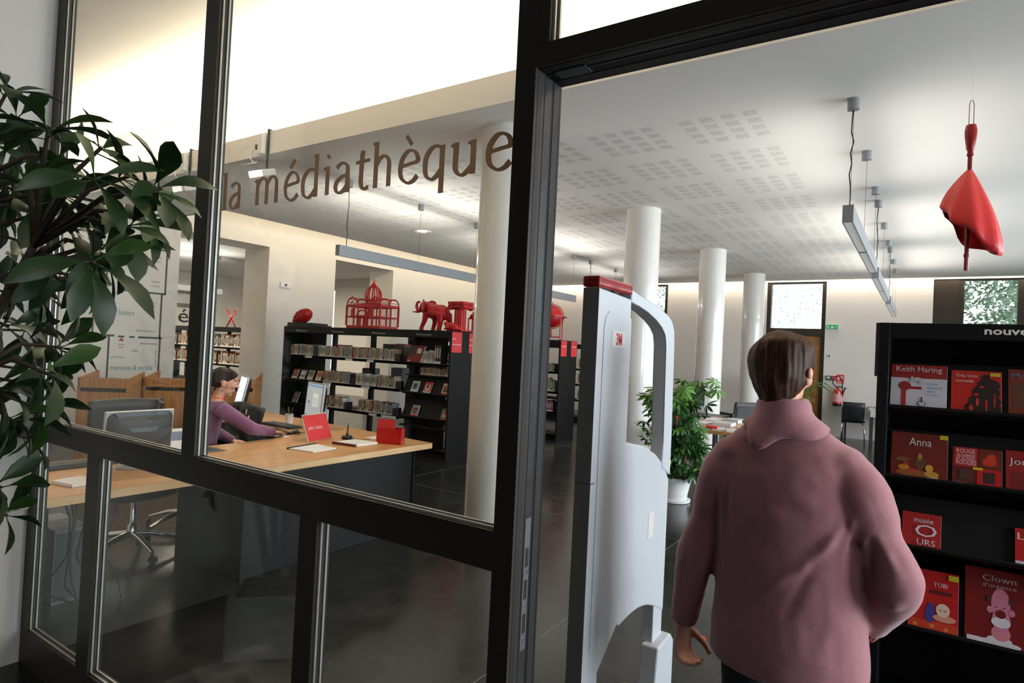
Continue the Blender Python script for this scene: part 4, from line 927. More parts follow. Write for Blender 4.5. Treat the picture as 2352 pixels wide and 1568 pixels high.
ptext('documentation', 4.89, 1.38, .05, M_gp, .26); ptext('DVD', 4.78, 1.26, .05, M_gp, .08); ptext('prêt/retour', 4.48, 1.16, .05, M_gp, .21); ptext('presse', 4.47, .84, .05, M_gp, .12); ptext('fonds local', 5.0, .84, .05, M_gp, .16)
ptext('espace public', 5.13, 1.30, .045, M_gp, .28, True); ptext('vous êtes', 4.57, 1.36, .04, M_cr, .09); ptext('ici', 4.585, 1.31, .05, M_cr, .06)
MB().prism([(0, 0), (.08, 0), (.04, .06)], frame((.0, 4.575, 1.42), (0, 1, 0), (0, 0, 1)), .0016).build('arrow', M_cr, pm)
text_mesh('méd', .62, frame((-18.985, 9.55, 1.96), (0, 1, 0), (0, 0, 1)), M_ink, 'wall_lettering', None, width=1.3)
for k, z in enumerate((2.42, 2.84)): struct(MB().box(-19, -18.96, 6.0, 11.0, z, z+.12).build('trim_%d' % (6+k), mat('grey_band', (120, 118, 112), .7)))
tag(bpy.data.objects['wall_lettering'], 'dark lettering on the far wall of the next room', 'lettering')
th = thing('thermostat', 'white control box on the left wall between the two openings', 'control box', (XW+.002, 7.46, 2.61))
MB().box(0, .03, -.11, .11, -.05, .05).build('plate', M_white, th, bevel=.004); MB().lathe([(.022, 0), (.020, .02), (0, .02)], (.03, 0, 0), 14, Matrix.Rotation(PI/2, 4, 'Y')).build('dial', M_greyp, th)

# ------------------------------------------------------------------ detection gate beside the doorway
gt = thing('detection_gate', 'pale grey anti-theft gate with red cap just inside the doorway', 'security gate', (-.98, 0, 0))
M_gate = mat('pale_grey_gate_plastic', (200, 206, 213), .45, var=.015, scale=3); M_gated = mat('grey_gate_edge', (112, 112, 108), .5)
GX = frame((-.03, 0, 0), (0, 1, 0), (0, 0, 1))
MB().prism([(1.968, 0), (2.10, 0), (2.10, .40), (2.262, .52), (2.262, 1.775), (1.968, 1.79)], GX, .06).build('front_post', M_gate, gt, bevel=.006)
outer = [(2.262, 1.815), (2.36, 1.80), (2.48, 1.785), (2.60, 1.765), (2.69, 1.745), (2.745, 1.72), (2.775, 1.68), (2.785, 1.60), (2.80, 1.2), (2.80, 1.02)]
inner = [(2.262, 1.765), (2.34, 1.755), (2.44, 1.738), (2.54, 1.712), (2.61, 1.685), (2.655, 1.655), (2.672, 1.61), (2.675, 1.54), (2.69, 1.2), (2.69, 1.07)]
ar = MB()
for i in range(len(outer)-1):
    q = [inner[i], inner[i+1], outer[i+1], outer[i]]; ar.prism(q, GX, .06)
bmx = ar.build('arch', M_gate, gt); 
def weld(o, bevel=0):
    bm = bmesh.new(); bm.from_mesh(o.data); bmesh.ops.remove_doubles(bm, verts=bm.verts, dist=.0005)
    seen = {}
    for f in bm.faces: seen.setdefault(frozenset(v.index for v in f.verts), []).append(f)
    bmesh.ops.delete(bm, geom=[f for l in seen.values() if len(l) > 1 for f in l], context='FACES_ONLY'); bm.to_mesh(o.data); bm.free(); shade(o.data, 35)
    if bevel: b = o.modifiers.new('bevel', 'BEVEL'); b.width = bevel; b.segments = 2; b.limit_method = 'ANGLE'
weld(bmx, .006)
pts = [(2.2635, .52)]+[(lerp(2.29, 2.80, i/8), .50-.10*(i/8)+.05*math.sin(i/8*PI)) for i in range(9)]+[(2.80, 1.0), (2.74, 1.065), (2.62, 1.135), (2.48, 1.185), (2.36, 1.205), (2.2635, 1.225)]
MB().prism(pts, GX, .055).build('lower_panel', M_gate, gt, bevel=.008)
MB().prism([(2.69, 0), (2.80, 0), (2.80, .45), (2.69, .45)], GX, .05).build('rear_leg', M_gate, gt, bevel=.004)
MB().prism([(2.62, 0), (2.86, 0), (2.86, .26), (2.82, .30), (2.66, .29)], frame((-.02, 0, 0), (0, 1, 0), (0, 0, 1)), .08).build('rear_foot', M_gate, gt, bevel=.008)
MB().box(-.034, .034, 1.962, 2.262, 1.792, 1.832).build('indicator_cap', mat('red_lens', (150, 18, 20), .12, var=.1, coat=.5), gt, bevel=.008)
MB().prism([(2.02, .50), (2.262, .62), (2.262, 1.70), (2.06, 1.715), (2.03, 1.69), (2.02, 1.65)], frame((.03, 0, 0), (0, 1, 0), (0, 0, 1)), .003).build('cover_plate', M_gate, gt, bevel=.001)
MB().box(-.0305, .0305, 1.9672, 1.9692, 0, 1.79).build('front_edge', M_gated, gt)
MB().box(-.028, .0302, 1.966, 1.998, 1.1, 1.104).build('joint_line', M_greyp, gt)
MB().box(.033, .0345, 2.085, 2.205, 1.585, 1.645).build('badge', M_white, gt)
text_mesh('3M', .062, frame((.0347, 2.122, 1.594), (0, 1, 0), (0, 0, 1)), mat('badge_red', (206, 30, 44), .4), 'lettering', gt, width=.052, bold=.002)
MB().box(.0255, .0265, 2.56, 2.62, .78, .89).build('sticker', M_white, gt)
for z in (1.28, .66): MB().lathe([(.008, 0), (.008, .0012), (0, .0016)], (.033, 2.19, z), 10, Matrix.Rotation(PI/2, 4, 'Y')).build('screw_cap', M_gate, gt)
gt.rotation_euler = (0, 0, 0)
slab('floor_marker', 'small red arrow sticker on the concrete floor', 'sticker', (-.985, 3.55, .0006), (.05, .05, .001), M_redp, .6)

# ------------------------------------------------------------------ child's umbrella hung upside of the ceiling on a thread
um = thing('umbrella', 'small red umbrella hanging half folded from the ceiling', 'umbrella', (.172, 4.0, 2.09))
M_ucloth = mat('red_nylon', (206, 40, 46), .42, var=.06, scale=10, sheen=.2)
MB().tube([(0, 0, 0), (0, 0, .62)], .010, 8).tube([(0, 0, .07), (0, 0, .085)], .013, 8).build('shaft', mat('dark_red_shaft', (120, 20, 30), .35), um)
MB().lathe([(.010, .60), (.016, .605), (.012, .625), (.018, .64), (.026, .70), (.028, .735), (.022, .765), (0, .772)], n=16).build('handle', mat('dark_red_handle', (140, 18, 28), .3), um, smooth=50)
MB().tube([(-.010, 0, .765), (-.010, 0, .87), (-.006, 0, .893), (0, 0, .898), (.006, 0, .893), (.010, 0, .87), (.010, 0, .765)], .0018, 6).build('loop', mat('red_cord', (120, 60, 56), .6), um)
MB().tube([(0, 0, .898), (0, 0, ZC-2.09)], .0007, 4).build('hanging_thread', mat('nylon_thread', (205, 205, 205), .3), um)
n = 40; rings = []
for j in range(13):
    v = j/12; ring = []
    for i in range(n):
        a = 2*PI*i/n; fold = .012*math.sin(8*a)*v
        hem = .17+.16*max(0, -math.cos(a))**1.3-.10*max(0, math.cos(a)) + .035*math.sin(3*a)*(1-abs(math.cos(a)))
        z = lerp(.535, hem, v**.9); r = (.008+.125*v**.8+.02*math.sin(v*3))*(1+.12*math.cos(a)) + fold - (.012 if v > .93 else 0)
        ring.append(Vector((r*math.cos(a), r*.72*math.sin(a), z)))
    rings.append(ring)
cl = MB().ring_tube(rings, cap=False).build('canopy', M_ucloth, um, smooth=50); so = cl.modifiers.new('thick', 'SOLIDIFY'); so.thickness = .002
for k in range(6):
    a = 2*PI*k/6+.3; MB().tube([(.01*math.cos(a), .01*math.sin(a), .50), (.085*math.cos(a), .06*math.sin(a), .30)], .002, 5).build('rib', M_wire, um)
# ------------------------------------------------------------------ display shelf of new books on the right
RX0, RY = -.172, 3.30
rs = thing('display_shelf', 'tall black shelf of new books to the right of the woman', 'bookshelf', (RX0, RY, 0))
RW, RH = 1.0, 1.765
MB().box(0, .045, -.02, .34, 0, RH).build('end_panel', M_black, rs, bevel=.003); MB().box(RW-.045, RW, -.02, .34, 0, RH).build('end_panel', M_black, rs, bevel=.003)
MB().box(.045, RW-.045, .30, .32, .05, RH).build('back_panel', M_black, rs); MB().box(.045, RW-.045, 0, .32, RH-.02, RH).build('top_panel', M_black, rs)
MB().box(.045, RW-.045, -.012, .006, RH-.07, RH-.0).build('fascia', M_black, rs, bevel=.002); MB().box(.045, RW-.045, .02, .3, .0, .07).build('plinth', M_black, rs)
text_mesh('nouveautés', .044, frame((.385, -.0125, RH-.044), (1, 0, 0), (0, 0, 1)), M_wprint, 'lettering', rs, width=.27, bold=.001)
MB().box(-.012, -.002, .0, .25, 1.52, RH).build('side_sign', mat('violet_grey_sign', (90, 66, 92), .5), rs)
for z in (1.365, 1.055, .755, .405):
    M = Matrix.Translation((0, .035, z)) @ Matrix.Rotation(math.radians(-20), 4, 'X')
    MB().box(.047, RW-.047, .0, .01, 0, .24).box(.047, RW-.047, -.05, 0, 0, .008).box(.047, RW-.047, -.05, -.045, 0, .016).build('sloping_plate', M_black, rs).matrix_local = M
def newbook(label, x, z, w, h, base, prints, texts, t=.012):
    return cover('book', label, plate_pose(RX0+.172+x, RY+.035, z-.007, 20, t), w, h/ .94, base, prints, 'books facing out on the display shelf', 'book', t, texts)
YEL = (206, 190, 40); WH = (220, 214, 214)
newbook('red and white art book, top left on the display shelf', -.12, 1.372, .212, .20, (206, 206, 216), ((0, .70, 1, .30, (150, 24, 24)), (.20, .02, .085, .52, (176, 36, 44)), (.15, .42, .22, .20, (150, 24, 30), 1), (.32, .45, .24, .06, (150, 24, 30)), (.30, .03, .26, .012, (70, 70, 80)), (.50, .08, .14, .12, (70, 70, 80), 1), (.515, .09, .11, .10, (206, 206, 216), 1), (.55, .16, .03, .12, (70, 70, 80)), (.40, .62, .16, .10, (196, 190, 196), 1), (.36, .60, .05, .14, (196, 190, 196), 1), (.52, .54, .06, .16, (196, 190, 196), 1), (.08, -.0, .16, .03, WH)),
        (('Keith Haring', .09, .84, .82, .036, WH), ("En l'art", .65, .55, .2, .016, (80, 130, 190)), ('descend', .65, .47, .26, .016, (80, 130, 190)), ('dans', .65, .39, .15, .016, (80, 130, 190)), ('la rue !', .65, .31, .22, .016, (80, 130, 190))))
newbook('red book with dark tree-like shape, second in top row', .108, 1.372, .175, .185, (188, 26, 24), ((.26, .0, .74, .30, (30, 18, 18), 1), (.34, .14, .66, .34, (34, 20, 20), 1), (.42, .34, .56, .34, (30, 18, 18), 1), (.52, .54, .46, .28, (34, 20, 20), 1), (.60, .76, .18, .16, (30, 18, 18), 1), (.36, .05, .09, .16, (196, 40, 30), 1), (.50, .18, .06, .2, (196, 40, 30), 1), (.68, .06, .05, .3, (176, 36, 28), 1), (.84, .16, .05, .34, (150, 34, 28), 1), (.46, .42, .1, .06, (196, 40, 30), 1), (.56, .60, .1, .05, (196, 40, 30), 1), (.78, .88, .20, .08, YEL), (.05, .0, .25, .05, WH)),
        (('Très bons', .09, .84, .44, .02, WH), ('conseils', .09, .72, .36, .02, WH)))
newbook('dark red-brown book at frame edge, third in top row', .306, 1.372, .19, .2, (120, 44, 32), ((.08, .2, .3, .5, (90, 60, 40)), (.4, .1, .3, .4, (150, 60, 40))), (('Mo', .06, .80, .26, .036, (90, 120, 160)),))
newbook('dark red book with golden figures, left in second row', -.108, 1.062, .212, .20, (112, 32, 24), ((.10, .05, .60, .16, (150, 84, 40), 1), (.14, .18, .20, .12, (200, 128, 40), 1), (.44, .22, .18, .30, (96, 66, 44), 1), (.60, .08, .26, .12, (196, 146, 52), 1), (.62, .18, .14, .16, (200, 156, 60), 1), (.08, .36, .26, .09, (120, 78, 52), 1), (.30, .16, .16, .06, (180, 56, 36), 1), (.48, .42, .08, .14, (170, 120, 60), 1), (.22, .28, .1, .08, (170, 60, 40), 1), (.70, .05, .16, .05, (210, 170, 60), 1), (.86, .90, .14, .09, YEL), (.64, .0, .20, .07, WH)),
        (('Anna', .32, .72, .40, .052, WH),))
newbook('red and brown square-pattern book, second in second row', .122, 1.062, .172, .16, (100, 34, 26), ((.03, .50, .48, .48, (186, 30, 30)), (.54, .52, .44, .44, (110, 36, 26)), (.60, .56, .30, .22, (200, 58, 34), 1), (.70, .66, .18, .22, (200, 58, 34), 1), (.50, .02, .48, .46, (190, 26, 26)), (.62, .12, .24, .28, (60, 34, 34)), (.14, .16, .24, .26, (76, 50, 44)), (.42, .44, .2, .06, YEL), (.06, .0, .25, .08, WH)),
        (('ROUGE', .08, .84, .38, .026, WH), ('ALIZARINE', .08, .74, .38, .018, WH), ('ET AUTRES', .08, .65, .38, .018, WH), ('ROUGES', .08, .54, .40, .026, WH)))
newbook('red book cut by the frame, third in second row', .306, 1.062, .17, .165, (150, 32, 32), ((.1, .1, .5, .4, (120, 30, 30)),), (('Jon', .06, .66, .36, .04, WH),))
newbook('red book with a big white ring, third row', -.055, .762, .145, .145, (178, 40, 40), (), (('musée', .30, .72, .50, .034, WH), ('O', .34, .34, .56, .075, WH), ('URS', .40, .10, .46, .036, WH)))
newbook('red and white book at the frame edge, third row', .345, .762, .15, .145, (186, 36, 34), ((0, .0, .5, .14, WH), (.3, .2, .14, .3, WH)), (("L'O", .05, .70, .6, .04, WH),))
newbook('red book with a pale baby face, left in bottom row', -.02, .412, .182, .24, (186, 30, 28), ((0, .0, 1, .16, (196, 60, 34)), (.10, .04, .1, .06, (214, 130, 60), 1), (.44, .06, .1, .06, (214, 130, 60), 1), (.72, .04, .1, .06, (214, 130, 60), 1), (.34, .14, .20, .26, (60, 60, 140), 1), (.38, .34, .14, .12, (60, 60, 140), 1), (.50, .18, .46, .12, (214, 146, 124), 1), (.56, .26, .28, .22, (228, 194, 174), 1), (.62, .36, .05, .012, (90, 50, 44)), (.72, .36, .05, .012, (90, 50, 44)), (.45, .62, .42, .06, (90, 24, 24)), (.80, .88, .20, .09, YEL)),
        (('TOBI', .5, .74, .28, .026, WH),))
newbook('dark red book with a pink long-faced clown, bottom row', .185, .412, .25, .29, (120, 26, 24), ((.14, -.0, .62, .09, (214, 208, 214), 1), (.30, .04, .34, .10, (214, 208, 214), 1), (.36, .08, .26, .20, (206, 124, 138), 1), (.36, .36, .26, .40, (206, 124, 150), 1), (.37, .20, .25, .30, (206, 124, 150), 1), (.30, .42, .09, .09, (206, 124, 150), 1), (.59, .42, .09, .09, (206, 124, 150), 1), (.36, .25, .26, .14, (222, 214, 220), 1), (.42, .37, .14, .11, (110, 20, 24), 1), (.42, .50, .02, .02, (60, 30, 40), 1), (.53, .50, .02, .02, (60, 30, 40), 1), (.31, .56, .05, .10, (70, 44, 50), 1), (.61, .56, .05, .10, (70, 44, 50), 1), (.03, .02, .2, .06, WH), (.8, .86, .2, .08, YEL)),
        (('Clown', .24, .84, .46, .036, (190, 170, 170)), ("d'urgence", .24, .76, .46, .022, (190, 170, 170))))
# ------------------------------------------------------------------ things along the back wall
ex = thing('exit_sign', 'green emergency exit sign on the white back wall', 'sign', (-1.73, YB-.002, 2.465))
MB().box(-.125, .125, -.05, 0, -.05, .05).build('housing', M_white, ex, bevel=.004)
g = MB().box(-.122, .122, -.052, -.05, -.046, .046).build('panel', mat('exit_green', (24, 140, 74), .4, emit=.5), ex)
MB().prism([(-.02, .02), (.02, .02), (.02, -.005), (.04, -.005), (0, -.04), (-.04, -.005), (-.02, -.005)], frame((0, -.0525, 0), (1, 0, 0), (0, 0, 1)), .0006).build('arrow', M_white, g)
MB().box(-.10, -.075, -.0535, -.0525, -.025, .025).build('door_mark', M_white, g); MB().prism([(.07, -.02), (.10, 0), (.07, .02)], frame((0, -.0525, 0), (1, 0, 0), (0, 0, 1)), .0006).build('runner_mark', M_white, g)
sw = thing('light_switch', 'white light switch on the back wall right of the door', 'switch', (-1.77, YB-.002, 1.805)); MB().box(-.045, .045, -.012, 0, -.045, .045).build('plate', M_white, sw, bevel=.002); MB().box(-.012, .012, -.018, -.012, -.02, .02).build('rocker', M_greyp, sw)
ca = thing('call_point', 'green door release box on the back wall', 'call point', (-1.765, YB-.002, 1.31)); MB().box(-.05, .05, -.05, 0, -.05, .05).build('box', mat('teal_box', (36, 96, 88), .45), ca, bevel=.004); MB().box(-.03, .03, -.052, -.05, -.02, .03).build('window', M_white, ca)
ca = thing('fire_alarm', 'small red fire alarm box beside the green box', 'alarm', (-1.655, YB-.002, 1.31)); MB().box(-.045, .045, -.05, 0, -.05, .05).build('box', M_redp, ca, bevel=.004); MB().box(-.025, .025, -.052, -.05, -.01, .02).build('window', M_white, ca)
fs = thing('fire_sign', 'red and white extinguisher notice on the back wall', 'sign', (-1.53, YB-.002, 1.295)); MB().box(-.075, .075, -.004, 0, -.10, .10).build('plate', M_redp, fs)
for a in ((-.055, -.02, -.03, .05), (.0, .055, .04, .06), (.0, .055, .0, .02), (-.055, .055, -.08, -.06)): MB().box(a[0], a[1], -.005, -.004, a[2], a[3]).build('pictogram', M_white, fs)
fe = thing('fire_extinguisher', 'red fire extinguisher hung on the back wall', 'fire extinguisher', (-1.565, 15.585, .70))
MB().lathe([(.08, .0), (.09, .01), (.09, .31), (.075, .355), (.03, .375), (.028, .40)], n=24).build('cylinder', mat('extinguisher_red', (206, 26, 30), .25, coat=.4), fe, smooth=40)
MB().lathe([(.092, -.004), (.094, .0), (.094, .05), (.091, .052)], n=24).build('foot_ring', M_blackp, fe, smooth=40)
MB().lathe([(.0915, .09), (.0915, .27)], n=24, arc=PI*1.0, M=rotz(PI)).build('label', mat('extinguisher_label', (222, 160, 160), .5, var=.25, scale=40), fe)
MB().box(-.02, .10, -.015, .015, .40, .425).box(-.02, .09, -.012, .012, .44, .455).build('valve_handle', M_blackp, fe, bevel=.003)
MB().tube([(-.02, -.02, .41), (-.10, -.04, .50), (-.09, -.04, .62), (0, -.04, .67), (.07, -.05, .60), (.10, -.05, .45), (.105, -.05, .22)], .011, 8).build('hose', M_blackp, fe, smooth=True)
MB().tube([(.105, -.05, .24), (.13, -.06, .34), (.16, -.06, .42)], [.012, .012, .02], 8).build('nozzle', M_blackp, fe)
MB().box(-.03, .03, .085, .115, .25, .36).build('wall_bracket', M_blackp, fe)
M_gtop = mat('grey_laminate', (120, 122, 124), .45); M_gleg = mat('grey_steel_leg', (64, 66, 70), .4, metal=.4)
def table(name, label, x, y, w, d, h, mtop, th=.025, rz=0, cat='table'):
    t = thing(name, label, cat, (x, y, 0), rz)
    MB().box(-w/2, w/2, -d/2, d/2, h-th, h).build('tabletop', mtop, t, bevel=.002)
    for sx in (-1, 1):
        for sy in (-1, 1): MB().box(sx*(w/2-.04)-.02, sx*(w/2-.04)+.02, sy*(d/2-.04)-.02, sy*(d/2-.04)+.02, 0, h-th).build('leg', M_gleg, t)
    return t
table('study_table', 'grey study table at the back wall beside the extinguisher', -.62, 15.2, 1.6, .7, .74, M_gtop)
tb2 = table('study_table', 'pale side table in front of the grey study table', -.42, 14.5, .9, .45, .76, mat('pale_laminate', (196, 198, 196), .4)); MB().box(-.42, .42, -.22, -.20, .60, .735).build('drawer_front', mat('pale_laminate', (196, 198, 196), .4), tb2)
def side_chair(label, x, y, rz):
    t = thing('side_chair', label, 'chair', (x, y, 0), rz)          # faces local +y
    vs = []; fs = []; nx = 9
    prof = [(.22, .44), (.0, .43), (-.17, .44), (-.205, .50), (-.215, .62), (-.235, .76), (-.25, .86)]
    for y_, z in prof:
        for i in range(nx):
            u = 2*i/(nx-1)-1; vs.append((u*(.21 if z < .5 else .19+.03*(z-.5)), y_+(.03*u*u if z > .48 else 0), z+(.015*u*u if z < .5 else 0)))
    for j in range(len(prof)-1):
        for i in range(nx-1): a = j*nx+i; fs.append((a, a+1, a+nx+1, a+nx))
    o = MB().add(vs, fs).build('shell', M_blackp, t, smooth=True); so = o.modifiers.new('thick', 'SOLIDIFY'); so.thickness = .014
    for sx in (-1, 1):
        for y_ in (.17, -.17): MB().tube([(sx*.16, y_*.8, .42), (sx*.20, y_, .40), (sx*.215, y_*1.1, .0)], .010, 8).build('leg', M_chrome, t, smooth=True)
    return t
side_chair('black moulded chair with chrome legs at the back study table', -1.16, 14.62, .08)
slab('paper_stack', 'white papers and cloth on the pale side table', 'paper', (-.66, 14.5, .7605), (.22, .2, .04), mat('mixed_paper', (190, 186, 180), .7, var=.25, scale=20), .3)
# reading table with magazines between plant and columns
rt = table('reading_table', 'wooden reading table of magazines behind the potted plant', -2.05, 8.35, 1.0, 1.9, .74, M_beech, .04)
rr = random.Random(5)
for k in range(9):
    x = -2.38+.30*(k % 3)+rr.uniform(-.03, .03); y = 7.6+.56*(k//3)+rr.uniform(-.05, .05)
    h = .014+.03*(k in (0, 4, 7))
    o = slab('magazine', '%s magazine, %s of the %s row on the reading table' % (('white', 'grey', 'pale')[k % 3], ('left', 'middle', 'right')[k % 3], ('near', 'middle', 'far')[k//3]), 'magazine', (x, y, .7405), (.22, .30, h), mat('magazine_%d' % (k % 3), ((226, 226, 228), (196, 198, 202), (214, 208, 204))[k % 3], .4, var=.05), rr.uniform(-.3, .3), 'magazines on the reading table')
slab('book', 'small red book lying on the near edge of the reading table', 'book', (-2.07, 7.52, .7551), (.13, .09, .03), M_redp, .1)
dt = table('computer_table', 'small dark table with a screen behind the tall plant', -3.0, 9.75, 1.0, .6, .72, M_blackp)
m4, _ = monitor('computer_screen', 'dark screen half hidden behind the tall potted plant', -3.05, 9.85, .4, .42, .34, .10, mat('dark_screen', (40, 44, 56), .3), M_blackp)
m4.location.z = .7205
def lounge(label, x, y, rz):
    t = thing('lounge_chair', label, 'chair', (x, y, 0), rz, 'dark grey lounge chairs')
    M_l = mat('dark_grey_leather', (62, 64, 68), .45)
    MB().box(-.3, .3, -.3, .3, .22, .42).build('seat', M_l, t, bevel=.03)
    MB().prism([(-.30, .42), (.30, .42), (.26, .78), (-.26, .78)], frame((0, -.20, 0), (1, 0, 0), (0, 0, 1)), .09).build('backrest', M_l, t, bevel=.025)
    for sx in (-1, 1): MB().box(sx*.33-.04, sx*.33+.04, -.3, .3, .2, .56).build('armrest', M_blackp, t, bevel=.02)
    for sx in (-1, 1):
        for sy in (-1, 1): MB().tube([(sx*.25, sy*.25, 0), (sx*.25, sy*.25, .22)], .015, 8).build('leg', M_chrome, t)
lounge('dark grey lounge chair between two white columns, nearer one', -2.62, 11.75, .5); lounge('dark grey lounge chair behind the nearer one', -3.05, 12.9, .9)
# palm by the back door
pt = thing('potted_palm', 'green palm in a dark pot by the back door', 'potted plant', (-2.45, 14.98, 0))
MB().lathe([(.15, 0), (.18, .02), (.21, .32), (.19, .32), (.18, .28), (0, .28)], n=20).build('pot', M_blackp, pt, smooth=40)
M_palm = mat('palm_green', (82, 128, 58), .45, var=.2, scale=6)
rr = random.Random(21)
for k in range(15):
    a = 2*PI*k/15+rr.uniform(-.2, .2); L = rr.uniform(.75, 1.15); lift = rr.uniform(.55, 1.1); m = MB(); pts = []
    for i in range(12):
        s = i/11; pts.append(Vector((math.cos(a)*L*s*.85, math.sin(a)*L*s*.36, .3+lift*math.sin(min(1, s*1.1)*2.1)*.95)))
    m.tube(pts, [.008-.0005*i for i in range(12)], 5)
    for i in range(3, 12):
        t_ = (pts[i]-pts[i-1]).normalized(); sd = t_.cross(Vector((0, 0, 1))).normalized()
        for s in (-1, 1):
            d = (sd*s*.8+t_*.55+Vector((0, 0, -.35))).normalized(); l = .26*(1-abs(i-6)/9); w = t_*.011; p = pts[i]
            m.add([p-w, p+w, p+d*l*.55+w*1.2+Vector((0, 0, .01)), p+d*l, p+d*l*.55-w*1.2+Vector((0, 0, .01))], [(0, 1, 2, 4), (4, 2, 3)])
    m.build('frond', M_palm, pt)
# tall potted plant beside the gate
sp = thing('potted_plant', 'tall leafy green plant in a white pot beside the gate', 'potted plant', (-2.24, 6.75, 0))
MB().lathe([(.15, 0), (.175, .004), (.18, .03), (.165, .035), (.15, .03)], n=28).build('saucer', M_white, sp, smooth=40)
MB().lathe([(.13, .02), (.14, .03), (.146, .09), (.149, .095), (.149, .10), (.178, .235), (.20, .238), (.203, .275), (.185, .275), (.18, .25), (0, .25)], n=32).build('pot', M_white, sp, smooth=40)
MB().lathe([(0, .255), (.178, .252)], n=20).build('soil', mat('potting_soil', (44, 34, 26), .95, var=.3, scale=60, bump=.5), sp)
M_scheff = mat('plant_green', (48, 92, 40), .4, var=.3, scale=4); M_scheff2 = mat('plant_light_green', (92, 138, 58), .4, var=.2, scale=5); M_stem = mat('plant_stem', (84, 70, 46), .7)
rr = random.Random(33)
def whorl_mesh(m, nl, L, W, droop):
    mb = MB()
    for i in range(nl):
        a = 2*PI*i/nl; d = Vector((math.cos(a), math.sin(a), -droop)).normalized(); s = Vector((-math.sin(a), math.cos(a), 0))
        pts = [(.06, .08), (.25, .6), (.55, 1.0), (.85, .7), (1.0, .05)]; vs = []
        for t, w in pts:
            c = d*(L*t)+Vector((0, 0, -.25*L*t*t)); vs += [c+s*W*w*.5+Vector((0, 0, .1*W*w)), c, c-s*W*w*.5+Vector((0, 0, .1*W*w))]
        fs = []
        for k in range(len(pts)-1): fs += [(3*k, 3*k+1, 3*k+4, 3*k+3), (3*k+1, 3*k+2, 3*k+5, 3*k+4)]
        mb.add(vs, fs)
    return mb.mesh('leaf', m, True)
WH_ = [whorl_mesh(M_scheff, 8, .115, .034, .25), whorl_mesh(M_scheff, 7, .125, .036, .5), whorl_mesh(M_scheff2, 8, .115, .034, .3)]
stems = [[Vector((rr.uniform(-.1, .1), rr.uniform(-.1, .1), .25)), Vector((rr.uniform(-.16, .16), rr.uniform(-.16, .16), .6)), Vector((rr.uniform(-.24, .24), rr.uniform(-.24, .24), .95)), Vector((rr.uniform(-.3, .3), rr.uniform(-.25, .25), rr.uniform(1.05, 1.32)))] for k in range(9)]
stems[0][3] = Vector((.22, 0, 1.34)); stems[1][3] = Vector((.05, .05, 1.30))
for s in stems: MB().tube(s, [.012, .010, .008, .005], 6).build('stem', M_stem, sp)
for k in range(190):
    s = stems[k % 9]; u = rr.uniform(.05, 3); i = min(2, int(u)); p = s[i].lerp(s[i+1], u-i); a = rr.uniform(0, 2*PI); r = rr.uniform(.10, .30)*(1.12-.22*u/3 if u > .8 else 1.15)
    q = p+Vector((r*math.cos(a), r*math.sin(a), rr.uniform(-.02, .12)))
    if q.x < -.30 and q.z > .75: q.x += .2
    q.z = max(q.z, .34)
    o = link('leaf', WH_[2 if q.z > 1.12 or rr.random() < .12 else k % 2], sp); o.location = q
    o.rotation_euler = (rr.uniform(-.5, .5)-math.sin(a)*.5, rr.uniform(-.5, .5)+math.cos(a)*.5, rr.uniform(0, 6)); o.scale = (rr.uniform(.85, 1.15),)*3
for k, (x, z) in enumerate(((-.02, .42), (.04, .46))):
    m = MB(); m.sphere((x, -.30, z), (.016, .01, .035), 8, 6); m.build('yellow_leaf', mat('yellow_leaf', (206, 200, 60), .5), sp, smooth=True)
for k, (x, z) in enumerate(((-.05, .9), (-.03, .83), (.0, .72), (-.06, .74), (.1, .95))):
    m = MB(); m.sphere((x, -.33, z), (.014, .012, .012), 8, 6); m.sphere((x+.015, -.335, z-.012), (.012, .01, .01), 8, 6); m.build('red_berries', M_redp, sp, smooth=True)

# ------------------------------------------------------------------ plant in the entrance hall, in front of the glass
pl = thing('large_potted_plant', 'large dark-leaved plant in the hall in front of the glass', 'potted plant', (-2.75, .38, 0))
M_pot = mat('grey_planter', (172, 174, 176), .6, var=.04)
p = MB()
for a, b in (((-.21, .21), (-.21, -.185)), ((-.21, .21), (.185, .21)), ((-.21, -.185), (-.185, .185)), ((.185, .21), (-.185, .185))): p.box(a[0], a[1], b[0], b[1], 0, .30)
p.build('planter', M_pot, pl, bevel=.004).rotation_euler = (0, 0, PI/4-.05)
MB().box(-.185, .185, -.185, .185, .02, .262).build('soil', MATS['potting_soil'], pl).rotation_euler = (0, 0, PI/4-.05)
M_bark = mat('bark', (58, 46, 32), .8, var=.25, scale=20, bump=.4)
M_leaf = mat('dark_green_leaf', (34, 60, 24), .42, var=.25, scale=3); M_leaf2 = mat('mid_green_leaf', (52, 84, 32), .42, var=.2, scale=3)
def leaf_mesh(L, W, droop, m):
    mb = MB(); vs = []; n = 7; prof = [.06, .30, .62, .90, 1.0, .72, .03]
    for i in range(n):
        t = .14+.86*i/(n-1); w = W*prof[i]*.5; z = .06*L*math.sin(t*2.2)-droop*L*t*t; x = L*t*(1-.12*droop*t)
        vs += [(x, w, z+w*.28), (x, 0, z), (x, -w, z+w*.28)]
    fs = []
    for i in range(n-1): fs += [(3*i, 3*i+1, 3*i+4, 3*i+3), (3*i+1, 3*i+2, 3*i+5, 3*i+4)]
    mb.add(vs, fs); mb.tube([(0, 0, 0), (L*.15, 0, .01*L)], .0022, 5); mb.tube([(vs[3*i+1][0], 0, vs[3*i+1][2]-.0008) for i in range(n)], [.0018, .0016, .0014, .0012, .001, .0008, .0004], 4)
    return mb.mesh('leaf', m, True)
